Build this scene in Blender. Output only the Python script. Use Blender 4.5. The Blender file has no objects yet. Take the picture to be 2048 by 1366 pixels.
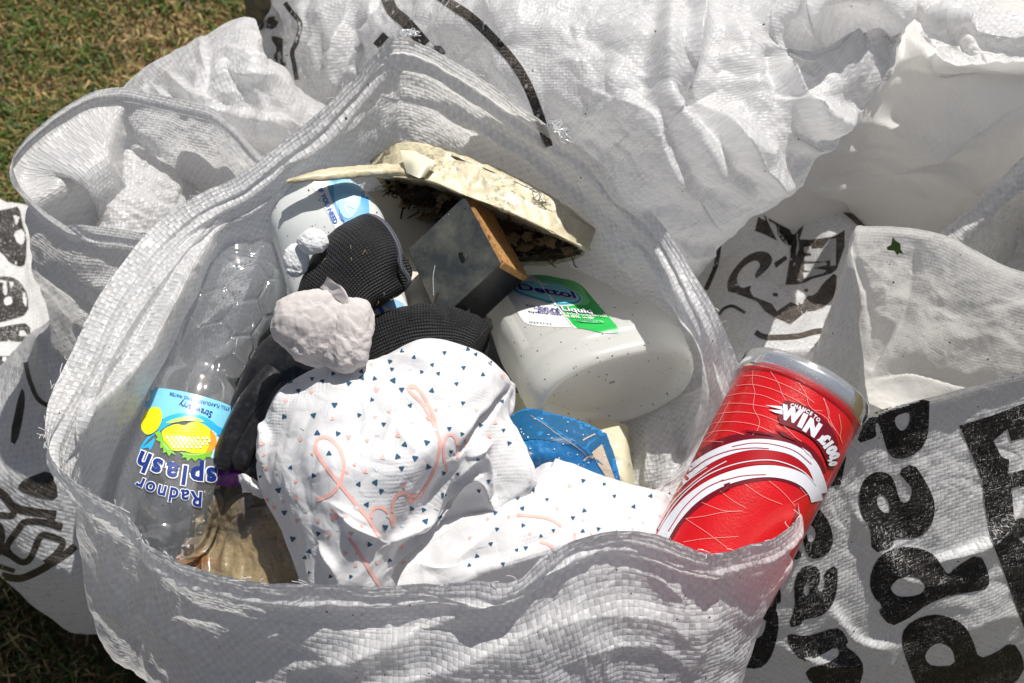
import bpy, bmesh, math, random
import numpy as np
from mathutils import Vector
from mathutils.bvhtree import BVHTree

# ------------------------------------------------------------------ camera, light
SC = bpy.context.scene
COL = SC.collection
PITCH = math.radians(50)
CD, TZ, FOCAL = 0.78, 0.50, 46.8
CP, SP = math.cos(PITCH), math.sin(PITCH)
CAM = np.array([0.0, -CD * CP, TZ + CD * SP])
FW = np.array([0.0, CP, -SP]); UP = np.array([0.0, SP, CP]); RT = np.array([1.0, 0, 0])
KX = 36.0 / FOCAL / 2048.0

cam_d = bpy.data.cameras.new("camera")
cam = bpy.data.objects.new("camera", cam_d); COL.objects.link(cam)
cam.location = CAM
cam.rotation_euler = (math.radians(90) - PITCH, 0, 0)
cam_d.lens = FOCAL; cam_d.sensor_width = 36; cam_d.clip_start = 0.01; cam_d.clip_end = 200
cam_d.dof.use_dof = True; cam_d.dof.focus_distance = 0.76; cam_d.dof.aperture_fstop = 16
SC.camera = cam

SUN_AZ = math.atan2(0.62, 0.78)          # from +Y towards +X
SUN_EL = math.radians(67)
world = bpy.data.worlds.new("World"); SC.world = world; world.use_nodes = True
wn = world.node_tree
sky = wn.nodes.new('ShaderNodeTexSky'); sky.sky_type = 'NISHITA'; sky.sun_disc = False
sky.sun_elevation = SUN_EL; sky.sun_rotation = SUN_AZ
sky.dust_density = 2.5; sky.air_density = 0.8
bg = wn.nodes['Background']; bg.inputs['Strength'].default_value = 0.055
wn.links.new(sky.outputs[0], bg.inputs['Color'])
sd = bpy.data.lights.new("sun", 'SUN'); sd.energy = 4.9; sd.angle = math.radians(0.5); sd.color = (1.0, 0.965, 0.91)
sun = bpy.data.objects.new("sun", sd); COL.objects.link(sun)
SV = Vector((math.sin(SUN_AZ) * math.cos(SUN_EL), math.cos(SUN_AZ) * math.cos(SUN_EL), math.sin(SUN_EL)))
sun.rotation_euler = SV.to_track_quat('Z', 'Y').to_euler(); sun.location = (0.6, 0.8, 2.0)
SC.view_settings.view_transform = 'Standard'; SC.view_settings.look = 'None'
SC.view_settings.exposure = 0.19; SC.view_settings.gamma = 1.0
SC.cycles.max_bounces = 14; SC.cycles.transparent_max_bounces = 16
SC.cycles.transmission_bounces = 8; SC.cycles.diffuse_bounces = 9
SC.cycles.sample_clamp_indirect = 6.0

# ------------------------------------------------------------------ picture <-> place
def rays(px, py):
    px = np.asarray(px, float); py = np.asarray(py, float)
    x = (px - 1024) * KX; y = (683 - py) * KX
    return FW + x[..., None] * RT + y[..., None] * UP
def W(px, py, z):
    """point of the line of sight through photo pixel (px,py) at world height z"""
    r = rays(px, py); t = (np.asarray(z, float) - CAM[2]) / r[..., 2]
    return CAM + r * t[..., None]
def proj(P):
    d = P - CAM; k = d @ FW
    return 1024 + (d @ RT) / k / KX, 683 - (d @ UP) / k / KX
def wrow(row):
    a = np.array(row, float); return W(a[:, 0], a[:, 1], a[:, 2])

# ------------------------------------------------------------------ noise
def _h(ix, iy, iz, s):
    n = (ix * 374761393 + iy * 668265263 + iz * 2147483647 + s * 974634777) & 0xffffffff
    n = ((n ^ (n >> 13)) * 1274126177) & 0xffffffff
    n = ((n ^ (n >> 16)) * 2246822519) & 0xffffffff
    return (n ^ (n >> 15)) & 0xffffffff
def pn(P, f, s=0):
    Q = np.asarray(P, float) * f + 100.5
    if Q.shape[-1] == 2: Q = np.concatenate([Q, np.zeros(Q.shape[:-1] + (1,)) + .37], -1)
    I = np.floor(Q).astype(np.int64); F = Q - I
    U = F * F * F * (F * (F * 6 - 15) + 10); out = 0
    for dx in (0, 1):
        for dy in (0, 1):
            for dz in (0, 1):
                h = _h(I[..., 0] + dx, I[..., 1] + dy, I[..., 2] + dz, s)
                a = (h & 1023) / 1023 * 2 * np.pi; c = ((h >> 10) & 1023) / 511.5 - 1
                q = np.sqrt(np.clip(1 - c * c, 0, 1))
                g = (F[..., 0] - dx) * q * np.cos(a) + (F[..., 1] - dy) * q * np.sin(a) + (F[..., 2] - dz) * c
                w = (U[..., 0] if dx else 1 - U[..., 0]) * (U[..., 1] if dy else 1 - U[..., 1]) * (U[..., 2] if dz else 1 - U[..., 2])
                out = out + g * w
    return out * 1.5
def vec_noise(P, f, s=0):
    return np.stack([pn(P, f, s + 11), pn(P, f, s + 23), pn(P, f, s + 37)][:P.shape[-1]], -1)
def fbm(P, f, o=3, s=0):
    r = 0; a = 1
    for i in range(o): r = r + a * pn(P, f, s + i); f *= 2.1; a *= .5
    return r
def crumple(P, f, s=0, warp=.6, octs=3):
    """sharp creased folds: ridged noise of both signs on warped coordinates"""
    r = 0; a = 1.0
    for i in range(octs):
        Q = P + vec_noise(P, f * .7, s + 70 + i) * warp / f
        n1 = pn(Q, f, s + i); n2 = pn(Q, f * 1.3, s + 50 + i)
        r = r + a * ((1 - 2 * np.abs(n1)) - (1 - 2 * np.abs(n2)))
        f *= 2.0; a *= .5
    return r * .5
def folds(P, f, s=0, n=7, warp=.25):
    """straight creases crossing at random angles, each fading in and out: crumpled paper"""
    rs = np.random.RandomState(s); r = 0
    for i in range(n):
        d = rs.normal(size=P.shape[-1]); d /= np.linalg.norm(d); fi = f * rs.uniform(.6, 1.7)
        Q = P + vec_noise(P, f * .6, s + i) * warp / f
        t = Q @ d * fi + rs.rand(); t = np.abs(t - np.floor(t) - .5) * 2
        m = np.clip(.55 + 1.1 * pn(P, f * .8, s + 40 + i), 0, 1)
        r = r + (t - .5) * m / (fi / f)
    return r / math.sqrt(n)
def facets(P, f, s=0, n=1):
    """crumpled-paper relief: pyramids between random cells"""
    Q = P * f + vec_noise(P, f, s) * .35
    I = np.floor(Q).astype(np.int64); d1 = np.full(Q.shape[:-1], 9.); d2 = d1.copy()
    k = Q.shape[-1]
    import itertools
    for off in itertools.product((-1, 0, 1), repeat=k):
        C = I + np.array(off)
        z = C[..., 2] if k == 3 else 0
        h = _h(C[..., 0], C[..., 1], z, s + 5)
        pt = np.stack([(h & 1023) / 1023, ((h >> 10) & 1023) / 1023, ((h >> 20) & 1023) / 1023][:k], -1)
        d = np.linalg.norm(C + pt - Q, axis=-1)
        d2 = np.where(d < d1, d1, np.minimum(d2, d)); d1 = np.minimum(d1, d)
    return d1, d2 - d1

# ------------------------------------------------------------------ grids
def _cr(P, n, closed):
    """Catmull-Rom along axis 0, n samples"""
    P = np.asarray(P, float); m = len(P)
    if closed:
        t = np.arange(n) / n * m
        i = np.floor(t).astype(int); g = lambda k: P[(i + k) % m]
    else:
        t = np.linspace(0, m - 1, n); i = np.minimum(np.floor(t).astype(int), m - 2)
        E = np.concatenate([2 * P[:1] - P[1:2], P, 2 * P[-1:] - P[-2:-1]], 0); g = lambda k: E[i + k + 1]
    f = (t - i).reshape((-1,) + (1,) * (P.ndim - 1))
    a, b, c, d = g(-1), g(0), g(1), g(2)
    return .5 * ((2 * b) + (-a + c) * f + (2 * a - 5 * b + 4 * c - d) * f * f + (-a + 3 * b - 3 * c + d) * f ** 3)
def resample(poly, n, closed=False):
    P = np.array(poly, float); Q = _cr(P, max(400, n * 4), closed)
    if closed: Q = np.concatenate([Q, Q[:1]])
    s = np.r_[0, np.cumsum(np.linalg.norm(np.diff(Q, axis=0), axis=1))]
    t = np.linspace(0, s[-1], n + 1)[:-1] if closed else np.linspace(0, s[-1], n)
    return np.stack([np.interp(t, s, Q[:, k]) for k in range(Q.shape[1])], 1)
def gridof(rows, nv, nu, closed=False):
    R = np.array(rows, float)
    G = _cr(R, nv, False)
    return np.swapaxes(_cr(np.swapaxes(G, 0, 1), nu, closed), 0, 1)
def gnorm(G, closed=False):
    if closed:
        du = np.roll(G, -1, 1) - np.roll(G, 1, 1)
    else: du = np.gradient(G, axis=1)
    dv = np.gradient(G, axis=0)
    n = np.cross(du, dv); l = np.linalg.norm(n, axis=-1, keepdims=True)
    return n / np.maximum(l, 1e-12)
def arcuv(G, closed=False):
    H = np.concatenate([G, G[:, :1]], 1) if closed else G
    u = np.concatenate([np.zeros((len(H), 1)), np.cumsum(np.linalg.norm(np.diff(H, axis=1), axis=-1), 1)], 1)
    u = np.broadcast_to(u.mean(0), u.shape)
    v = np.concatenate([np.zeros((1, H.shape[1])), np.cumsum(np.linalg.norm(np.diff(H, axis=0), axis=-1), 0)], 0)
    v = np.broadcast_to(v.mean(1)[:, None], v.shape)
    return np.stack([u, v], -1)
def face_cam(G, N):
    V = CAM - G; V /= np.linalg.norm(V, axis=-1, keepdims=True)
    return np.tanh((N * V).sum(-1) * 8)
def polydist(px, py, poly):
    P = np.array(poly, float); best = np.full(px.shape, 1e9); side = np.zeros(px.shape); tt = np.zeros(px.shape)
    L = np.r_[0, np.cumsum(np.linalg.norm(np.diff(P, axis=0), axis=1))]
    for i in range(len(P) - 1):
        a = P[i]; e = P[i + 1] - a; l2 = max(1e-9, e @ e)
        t = np.clip(((px - a[0]) * e[0] + (py - a[1]) * e[1]) / l2, 0, 1)
        dx = px - a[0] - t * e[0]; dy = py - a[1] - t * e[1]; d = np.hypot(dx, dy)
        m = d < best
        side = np.where(m, np.sign(e[0] * dy - e[1] * dx), side)
        tt = np.where(m, (L[i] + t * math.sqrt(l2)) / L[-1], tt); best = np.minimum(best, d)
    return best, side, tt
def strokes(G, N, lst):
    """folds drawn where the photo shows them, as real relief. (kind, poly, width_px, amp_mm)"""
    px, py = proj(G); fc = face_cam(G, N); h = np.zeros(px.shape)
    for kind, poly, w, amp in lst:
        if len(poly) > 2: poly = resample(poly, 5 * len(poly))
        d, s, t = polydist(px, py, poly)
        tp = np.clip(np.sin(np.pi * np.clip(t, .02, .98)), 0, 1) ** .6
        if kind == 'r': k = np.exp(-(d / w) ** 2)
        elif kind == 's': k = np.exp(-d / w)
        elif kind == 'f': k = np.where(s > 0, np.exp(-(d / w) ** 1.3), np.exp(-(d / (w * .22)) ** 1.3))
        elif kind == 'F': k = np.where(s < 0, np.exp(-(d / w) ** 1.3), np.exp(-(d / (w * .22)) ** 1.3))
        elif kind == 'b':
            k = np.exp(-(d / w) ** 4); tp = 1
        h = h + k * tp * amp * .001
    return h * fc

# ------------------------------------------------------------------ surfaces with prints
class Surf:
    def __init__(s):
        s.V = []; s.F = []; s.UV = []; s.M = []; s.n = 0; s.mats = []; s.bvh = None
    def mat(s, m):
        if m not in s.mats: s.mats.append(m)
        return s.mats.index(m)
    def add(s, V, F, UV, m):
        V = np.asarray(V, float).reshape(-1, 3); F = [tuple(int(i) + s.n for i in f) for f in F]
        if UV is None: UV = V[:, :2]
        s.V.append(V); s.UV.append(np.asarray(UV, float).reshape(-1, 2)); s.F += F
        s.M += [s.mat(m)] * len(F); s.n += len(V)
        return s
    def grid(s, G, m, closed=False, uv=None, cap0=False, cap1=False):
        if uv is None: uv = arcuv(G, closed)
        if closed and uv.shape[1] == G.shape[1]: closed2 = True
        r, c = G.shape[:2]
        if closed:
            G = np.concatenate([G, G[:, :1]], 1); c += 1
            if uv.shape[1] != c: uv = np.concatenate([uv, uv[:, :1]], 1)
        idx = np.arange(r * c).reshape(r, c)
        q = np.stack([idx[:-1, :-1], idx[:-1, 1:], idx[1:, 1:], idx[1:, :-1]], -1).reshape(-1, 4)
        s.add(G, q.tolist(), uv, m)
        for cp, row in ((cap0, 0), (cap1, r - 1)):
            if cp:
                R = G[row]; ce = R.mean(0); n = len(R)
                s.add(np.concatenate([R, ce[None]]), [(i, i + 1, n) for i in range(n - 1)], np.zeros((n + 1, 2)), m)
        return s
    def tree(s):
        V = np.concatenate(s.V); T = []
        for f in s.F:
            T.append(f[:3])
            if len(f) == 4: T.append((f[0], f[2], f[3]))
        s.T = np.array(T); s.BV = V; s.BUV = np.concatenate(s.UV)
        N = np.zeros_like(V); fn = np.cross(V[s.T[:, 1]] - V[s.T[:, 0]], V[s.T[:, 2]] - V[s.T[:, 0]])
        for k in range(3): np.add.at(N, s.T[:, k], fn)
        s.BN = N / np.maximum(np.linalg.norm(N, axis=1, keepdims=True), 1e-15)
        s.bvh = BVHTree.FromPolygons(V.tolist(), s.T.tolist()); return s
    def hit(s, px, py):
        """points, normals (towards camera) and uvs where lines of sight meet this surface"""
        D = rays(px, py); C = Vector(CAM); P = []; NN = []; U = []; last = None
        for d in D:
            loc, nor, fi, dist = s.bvh.ray_cast(C, Vector(d))
            if loc is None:
                P.append(None); NN.append(None); U.append(None); continue
            t = s.T[fi]; a, b, c = s.BV[t]; p = np.array(loc)
            v0, v1, v2 = b - a, c - a, p - a
            d00, d01, d11, d20, d21 = v0 @ v0, v0 @ v1, v1 @ v1, v2 @ v0, v2 @ v1
            den = d00 * d11 - d01 * d01
            if abs(den) < 1e-20: v = w = 1 / 3
            else: v = (d11 * d20 - d01 * d21) / den; w = (d00 * d21 - d01 * d20) / den
            u = 1 - v - w
            n = u * s.BN[t[0]] + v * s.BN[t[1]] + w * s.BN[t[2]]
            if n @ (CAM - p) < 0: n = -n
            n = n / max(1e-9, np.linalg.norm(n))
            P.append(p); NN.append(n); U.append(u * s.BUV[t[0]] + v * s.BUV[t[1]] + w * s.BUV[t[2]])
        return P, NN, U
    def build(s, name, parent=None, smooth=True):
        V = np.concatenate(s.V); UV = np.concatenate(s.UV)
        me = bpy.data.meshes.new(name); me.from_pydata(V.tolist(), [], s.F)
        uvl = me.uv_layers.new(name="UVMap"); li = np.zeros(len(me.loops), int); me.loops.foreach_get('vertex_index', li)
        uvl.data.foreach_set('uv', UV[li].ravel())
        for m in s.mats: me.materials.append(m)
        me.polygons.foreach_set('material_index', s.M)
        me.polygons.foreach_set('use_smooth', [smooth] * len(s.F))
        me.update()
        ob = bpy.data.objects.new(name, me); COL.objects.link(ob)
        if parent: ob.parent = parent
        return ob

def flat_fill(curve_data):
    o = bpy.data.objects.new("tmp", curve_data); me = bpy.data.meshes.new_from_object(o)
    bm = bmesh.new(); bm.from_mesh(me)
    bpy.data.objects.remove(o); bpy.data.meshes.remove(me); bpy.data.curves.remove(curve_data)
    return bm
def poly_bm(polys):
    cd = bpy.data.curves.new("tmp", 'CURVE'); cd.dimensions = '2D'; cd.fill_mode = 'BOTH'
    for p in polys:
        sp = cd.splines.new('POLY'); sp.points.add(len(p) - 1); sp.use_cyclic_u = True
        for q, (x, y) in zip(sp.points, p): q.co = (x * .01, y * .01, 0, 1)
    bm = flat_fill(cd)
    for v in bm.verts: v.co *= 100
    return bm
def text_bm(txt, bold=0.0, align='CENTER'):
    cd = bpy.data.curves.new("tmp", 'FONT'); cd.body = txt; cd.offset = bold; cd.align_x = align; cd.align_y = 'CENTER'
    cd.resolution_u = 3
    return flat_fill(cd)
def dice(bm, res):
    bmesh.ops.remove_doubles(bm, verts=bm.verts, dist=1e-4)
    xs = [v.co.x for v in bm.verts]; ys = [v.co.y for v in bm.verts]
    if not xs: return
    for ax, lo, hi in ((0, min(xs), max(xs)), (1, min(ys), max(ys))):
        k = int((hi - lo) / res)
        for i in range(1, k + 1):
            c = lo + (hi - lo) * i / (k + 1); co = [0, 0, 0]; no = [0, 0, 0]; co[ax] = c; no[ax] = 1
            bmesh.ops.bisect_plane(bm, geom=bm.verts[:] + bm.edges[:] + bm.faces[:], plane_co=co, plane_no=no)
def decal(target, bm, mat, off, into=None, res=14, xf=None, keepnorm=None):
    """lay a flat shape drawn in photo pixels onto a surface, `off` metres proud of it"""
    into = into or target
    dice(bm, res)
    co = np.array([v.co[:2] for v in bm.verts])
    if len(co) == 0: bm.free(); return
    if xf is not None: co = xf(co)
    P, N, U = target.hit(co[:, 0], co[:, 1])
    bm.verts.index_update(); faces = []
    ok = [p is not None for p in P]
    P2 = [p + n * off if p is not None else np.zeros(3) for p, n in zip(P, N)]
    for f in bm.faces:
        ix = [v.index for v in f.verts]
        if all(ok[i] for i in ix):
            q = [P2[i] for i in ix]
            if max(np.linalg.norm(q[0] - a) for a in q) < .03:
                n = np.cross(q[1] - q[0], q[2] - q[0])
                if n @ (CAM - q[0]) < 0: ix = ix[::-1]
                faces.append(ix)
    U = [u if u is not None else np.zeros(2) for u in U]
    used = sorted({i for f in faces for i in f}); mp = {i: k for k, i in enumerate(used)}
    if used:
        into.add([P2[i] for i in used], [[mp[i] for i in f] for f in faces], [U[i] for i in used], mat)
    bm.free()
def chaikin(p, n=2):
    p = np.array(p, float)
    for _ in range(n):
        q = np.roll(p, -1, 0); p = np.stack([.75 * p + .25 * q, .25 * p + .75 * q], 1).reshape(-1, 2)
    return p.tolist()
def Z(ox, oy, sc):
    """coordinates read off an enlarged crop of the photo"""
    return lambda pts: [(ox + x / sc, oy + y / sc) for x, y in pts]
def band(poly, w, taper=False):
    P = resample(poly, max(6, 6 * len(poly))) if len(poly) > 2 else resample([poly[0], ((poly[0][0] + poly[1][0]) / 2, (poly[0][1] + poly[1][1]) / 2), poly[1]], 8)
    T = np.gradient(P, axis=0); T /= np.maximum(np.linalg.norm(T, axis=1, keepdims=True), 1e-9)
    Nn = np.stack([-T[:, 1], T[:, 0]], 1); n = len(P)
    k = np.sin(np.linspace(0, np.pi, n))[:, None] if taper else np.ones((n, 1))
    bm = bmesh.new(); a = [bm.verts.new((*p, 0)) for p in P + Nn * w / 2 * k]; b = [bm.verts.new((*p, 0)) for p in P - Nn * w / 2 * k]
    for i in range(n - 1):
        try: bm.faces.new((a[i], a[i + 1], b[i + 1], b[i]))
        except ValueError: pass
    return bm
def thing(name, label, cat, loc, group=None):
    o = bpy.data.objects.new(name, None); COL.objects.link(o); o.location = loc; o.empty_display_size = .02
    tag(o, label, cat, group); return o
def tag(o, label=None, cat=None, group=None, kind=None):
    for k, v in (('label', label), ('category', cat), ('group', group), ('kind', kind)):
        if v: o[k] = v
    return o
def adopt(parent, *obs):
    bpy.context.view_layer.update()
    for o in obs:
        o.parent = parent; o.matrix_parent_inverse = parent.matrix_world.inverted()
# ------------------------------------------------------------------ materials
class NB:
    def __init__(s, name):
        s.m = bpy.data.materials.new(name); s.m.use_nodes = True; s.t = s.m.node_tree; s.t.nodes.clear()
        s.out = s.t.nodes.new('ShaderNodeOutputMaterial')
    def n(s, typ, ins=None, **kw):
        nd = s.t.nodes.new('ShaderNode' + typ)
        for k, v in kw.items(): setattr(nd, k, v)
        for k, v in (ins or {}).items(): s.put(nd.inputs[k], v)
        return nd
    def put(s, sock, v):
        if hasattr(v, 'is_output') or isinstance(v, bpy.types.NodeSocket): s.t.links.new(v, sock)
        elif isinstance(v, bpy.types.Node): s.t.links.new(v.outputs[0], sock)
        else:
            try:
                if sock.type == 'RGBA' and len(v) == 3: v = (*v, 1)
            except TypeError: pass
            sock.default_value = v
    def m_(s, op, a, b=0.0, c=None):
        nd = s.n('Math', operation=op); s.put(nd.inputs[0], a); s.put(nd.inputs[1], b)
        if c is not None: s.put(nd.inputs[2], c)
        return nd.outputs[0]
    def mix(s, f, a, b):
        nd = s.n('Mix', data_type='RGBA'); s.put(nd.inputs[0], f); s.put(nd.inputs[6], a); s.put(nd.inputs[7], b); return nd.outputs[2]
    def ramp(s, v, a, b, lo=0.0, hi=1.0):
        nd = s.n('MapRange', {0: v, 1: a, 2: b, 3: lo, 4: hi}); nd.clamp = True; return nd.outputs[0]
    def uv(s): return s.n('UVMap').outputs[0]
    def obj(s): return s.n('TexCoord').outputs['Object']
    def noise(s, vec, sc, det=3, rough=.5, dist=0):
        return s.n('TexNoise', {'Vector': vec, 'Scale': sc, 'Detail': det, 'Roughness': rough, 'Distortion': dist}).outputs[0]
    def edge(s, vec, sc):
        return s.n('TexVoronoi', {'Vector': vec, 'Scale': sc}, feature='DISTANCE_TO_EDGE').outputs[0]
    def bump(s, h, dist, strength=1.0, prev=None):
        nd = s.n('Bump', {'Height': h, 'Distance': dist, 'Strength': strength})
        if prev is not None: s.put(nd.inputs['Normal'], prev)
        return nd.outputs[0]
    def pbr(s, col, rough=.5, nrm=None, **kw):
        nd = s.n('BsdfPrincipled', {'Base Color': col, 'Roughness': rough})
        if nrm is not None: s.put(nd.inputs['Normal'], nrm)
        for k, v in kw.items(): s.put(nd.inputs[k.replace('_', ' ')], v)
        return nd.outputs[0]
    def mixs(s, f, a, b):
        nd = s.n('MixShader'); s.put(nd.inputs[0], f); s.put(nd.inputs[1], a); s.put(nd.inputs[2], b); return nd.outputs[0]
    def done(s, sh):
        s.t.links.new(sh, s.out.inputs[0]); return s.m

def weave_fields(b, cell):
    uv = b.uv(); mp = b.n('VectorMath', {0: uv, 'Scale': 1 / cell}, operation='SCALE').outputs[0]
    # gentle irregularity of the tapes
    nz = b.n('TexNoise', {'Vector': mp, 'Scale': .13, 'Detail': 1.0}); off = b.n('VectorMath', {0: nz.outputs[1], 'Scale': .5}, operation='SCALE').outputs[0]
    mp = b.n('VectorMath', {0: mp, 1: off}, operation='ADD').outputs[0]
    sx = b.n('SeparateXYZ', {0: mp}); X, Y = sx.outputs[0], sx.outputs[1]
    cx = b.m_('FLOOR', X); cy = b.m_('FLOOR', Y); fx = b.m_('FRACT', X); fy = b.m_('FRACT', Y)
    chk = b.m_('FLOORED_MODULO', b.m_('ADD', cx, cy), 2.0)
    al = b.n('Mix', {0: chk, 2: fx, 3: fy}).outputs[0]
    ac = b.n('Mix', {0: chk, 2: fy, 3: fx}).outputs[0]
    hump = b.m_('SINE', b.m_('MULTIPLY', al, math.pi))
    t = b.m_('SUBTRACT', b.m_('MULTIPLY', ac, 2.0), 1.0)
    edge = b.m_('SUBTRACT', 1.0, b.m_('POWER', b.m_('ABSOLUTE', t), 6.0))
    cid = b.n('CombineXYZ', {0: cx, 1: cy}).outputs[0]
    rnd = b.n('TexWhiteNoise', {'Vector': cid}, noise_dimensions='3D').outputs[0]
    tilt = b.m_('MULTIPLY', b.m_('SUBTRACT', rnd, .5), t)
    h = b.m_('ADD', b.m_('ADD', b.m_('MULTIPLY', hump, .6), b.m_('MULTIPLY', edge, .35)), b.m_('MULTIPLY', tilt, .9))
    return mp, chk, rnd, h

def weave_mat(name, col=(.88, .88, .89), cell=.0029, tr=.54, bump=.0005, rough=.36, chk=.17, dirt=0.0, crk=1.0, film=.12, dcol=(.42, .34, .22), back=None, trcol=None):
    b = NB(name); mp, ck, rnd, h = weave_fields(b, cell)
    ob = b.obj()
    k = b.m_('ADD', b.m_('MULTIPLY', ck, chk), b.m_('MULTIPLY', rnd, chk * .9))
    k = b.m_('ADD', 1 - chk, k)
    big = b.noise(ob, 9, 3)
    c = b.mix(b.ramp(big, .3, .7, 0, .35), col, tuple(x * .9 for x in col))
    c = b.n('VectorMath', {0: c, 'Scale': b.m_('MINIMUM', k, 1.08)}, operation='SCALE').outputs[0]
    d = b.m_('MULTIPLY', b.ramp(b.noise(ob, 22, 6, .7), .52, .75), dirt)
    sp = b.m_('GREATER_THAN', b.noise(ob, 420, 2), .80)
    d = b.m_('MAXIMUM', d, b.m_('MULTIPLY', sp, .35))
    c = b.mix(d, c, dcol)
    # fine crackle of the laminated tape: sharp little wrinkles
    q = b.n('VectorMath', {0: ob, 1: b.n('VectorMath', {0: b.n('TexNoise', {'Vector': ob, 'Scale': 25.0, 'Detail': 2.0}).outputs[1], 'Scale': .05}, operation='SCALE').outputs[0]}, operation='ADD').outputs[0]
    e1 = b.ramp(b.edge(q, 30), 0, .22); e2 = b.ramp(b.edge(q, 85), 0, .3)
    fine = b.noise(b.n('VectorMath', {0: mp, 1: (.22, 1.6, 1)}, operation='MULTIPLY').outputs[0], 1.3, 4, .65)
    fine2 = b.noise(b.n('VectorMath', {0: mp, 1: (1.6, .22, 1)}, operation='MULTIPLY').outputs[0], 1.3, 4, .65)
    mask = b.ramp(b.noise(ob, 14, 2), .42, .62)
    hh = b.m_('ADD', b.m_('MULTIPLY', h, bump / .001), b.m_('MULTIPLY', b.m_('ADD', fine, fine2), .16 * crk))
    hh = b.m_('ADD', hh, b.m_('MULTIPLY', b.m_('MULTIPLY', e1, mask), .7 * crk))
    hh = b.m_('ADD', hh, b.m_('MULTIPLY', b.m_('MULTIPLY', e2, mask), .35 * crk))
    nr = b.bump(hh, .001)
    rg = b.ramp(rnd, 0, 1, rough - .1, rough + .14)
    p = b.pbr(c, rg, nr, Specular_IOR_Level=.55, Coat_Weight=film, Coat_Roughness=.18)
    t = b.n('BsdfTranslucent', {'Color': b.mix(.6, c, trcol or (.95, .94, .92)), 'Normal': nr}).outputs[0]
    return b.done(b.mixs(tr, p, t))

def ink_mat(name, cell=.0031, worn=.5, col=(.018, .016, .015)):
    b = NB(name); mp, ck, rnd, h = weave_fields(b, cell)
    ob = b.obj()
    s1 = b.noise(b.n('VectorMath', {0: mp, 1: (.5, 2.6, 1)}, operation='MULTIPLY').outputs[0], 1.6, 3, .7)
    s2 = b.noise(b.n('VectorMath', {0: mp, 1: (2.6, .5, 1)}, operation='MULTIPLY').outputs[0], 1.6, 3, .7)
    area = b.ramp(b.noise(ob, 30, 3), .3, .7, -.05, .05)
    th = .74 - worn * .14
    a = b.m_('GREATER_THAN', b.m_('ADD', s1, area), th); a2 = b.m_('GREATER_THAN', b.m_('ADD', s2, area), th)
    w = b.m_('MAXIMUM', a, a2)
    c = b.mix(w, b.mix(rnd, col, tuple(x * 2.2 for x in col)), (.55, .54, .52))
    nr = b.bump(b.m_('ADD', b.m_('MULTIPLY', h, .5), b.m_('MULTIPLY', b.m_('ADD', s1, s2), .5)), .001)
    return b.done(b.pbr(c, .42, nr, Specular_IOR_Level=.28))

def plain(name, col, rough=.5, bump=0, bs=200, var=0, tr=0, metal=0, coat=0, dirt=0, dcol=(.12, .08, .04), dsc=120, spec=.5, det=4):
    b = NB(name); ob = b.obj(); c = col; nr = None
    if var: c = b.mix(b.ramp(b.noise(ob, 35, 4), .3, .7), col, tuple(x * (1 - var) for x in col))
    if dirt:
        d = b.m_('GREATER_THAN', b.noise(ob, dsc * 4, 3, .6), .70 - dirt * .04)
        d2 = b.ramp(b.noise(ob, dsc * .3, 6, .7), .55, .8, 0, dirt)
        c = b.mix(b.m_('MAXIMUM', b.m_('MULTIPLY', d, .8), d2), c, dcol)
    if bump: nr = b.bump(b.noise(ob, bs, det, .6), bump)
    p = b.pbr(c, rough, nr, Metallic=metal, Coat_Weight=coat, Specular_IOR_Level=spec)
    if tr:
        t = b.n('BsdfTranslucent', {'Color': c}).outputs[0]; p = b.mixs(tr, p, t)
    return b.done(p)

def clear_mat(name, tint=(.93, .94, .95), rough=.06, haze=.06, bump=0.0, bs=60):
    """thin PET film: see-through, glossy at grazing angles, slightly hazy"""
    b = NB(name); ob = b.obj()
    nr = b.bump(b.noise(ob, bs, 3), bump) if bump else b.n('NewGeometry').outputs['Normal']
    fr = b.n('LayerWeight', {'Blend': .22, 'Normal': nr})
    tp = b.n('BsdfTransparent', {'Color': tint}).outputs[0]
    gl = b.n('BsdfGlossy', {'Color': (1, 1, 1), 'Roughness': rough, 'Normal': nr}).outputs[0]
    df = b.n('BsdfDiffuse', {'Color': (.8, .82, .84), 'Normal': nr}).outputs[0]
    tl = b.n('BsdfTranslucent', {'Color': (.7, .72, .74), 'Normal': nr}).outputs[0]
    hz = b.m_('ADD', haze, b.m_('MULTIPLY', b.m_('POWER', fr.outputs['Facing'], 2.5), .5))
    hz = b.m_('ADD', hz, b.ramp(b.noise(ob, 500, 2), .68, .75, 0, .35))
    s = b.mixs(hz, tp, b.mixs(.5, df, tl))
    return b.done(b.mixs(b.m_('ADD', b.m_('MULTIPLY', fr.outputs['Fresnel'], .9), .06), s, gl))

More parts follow.
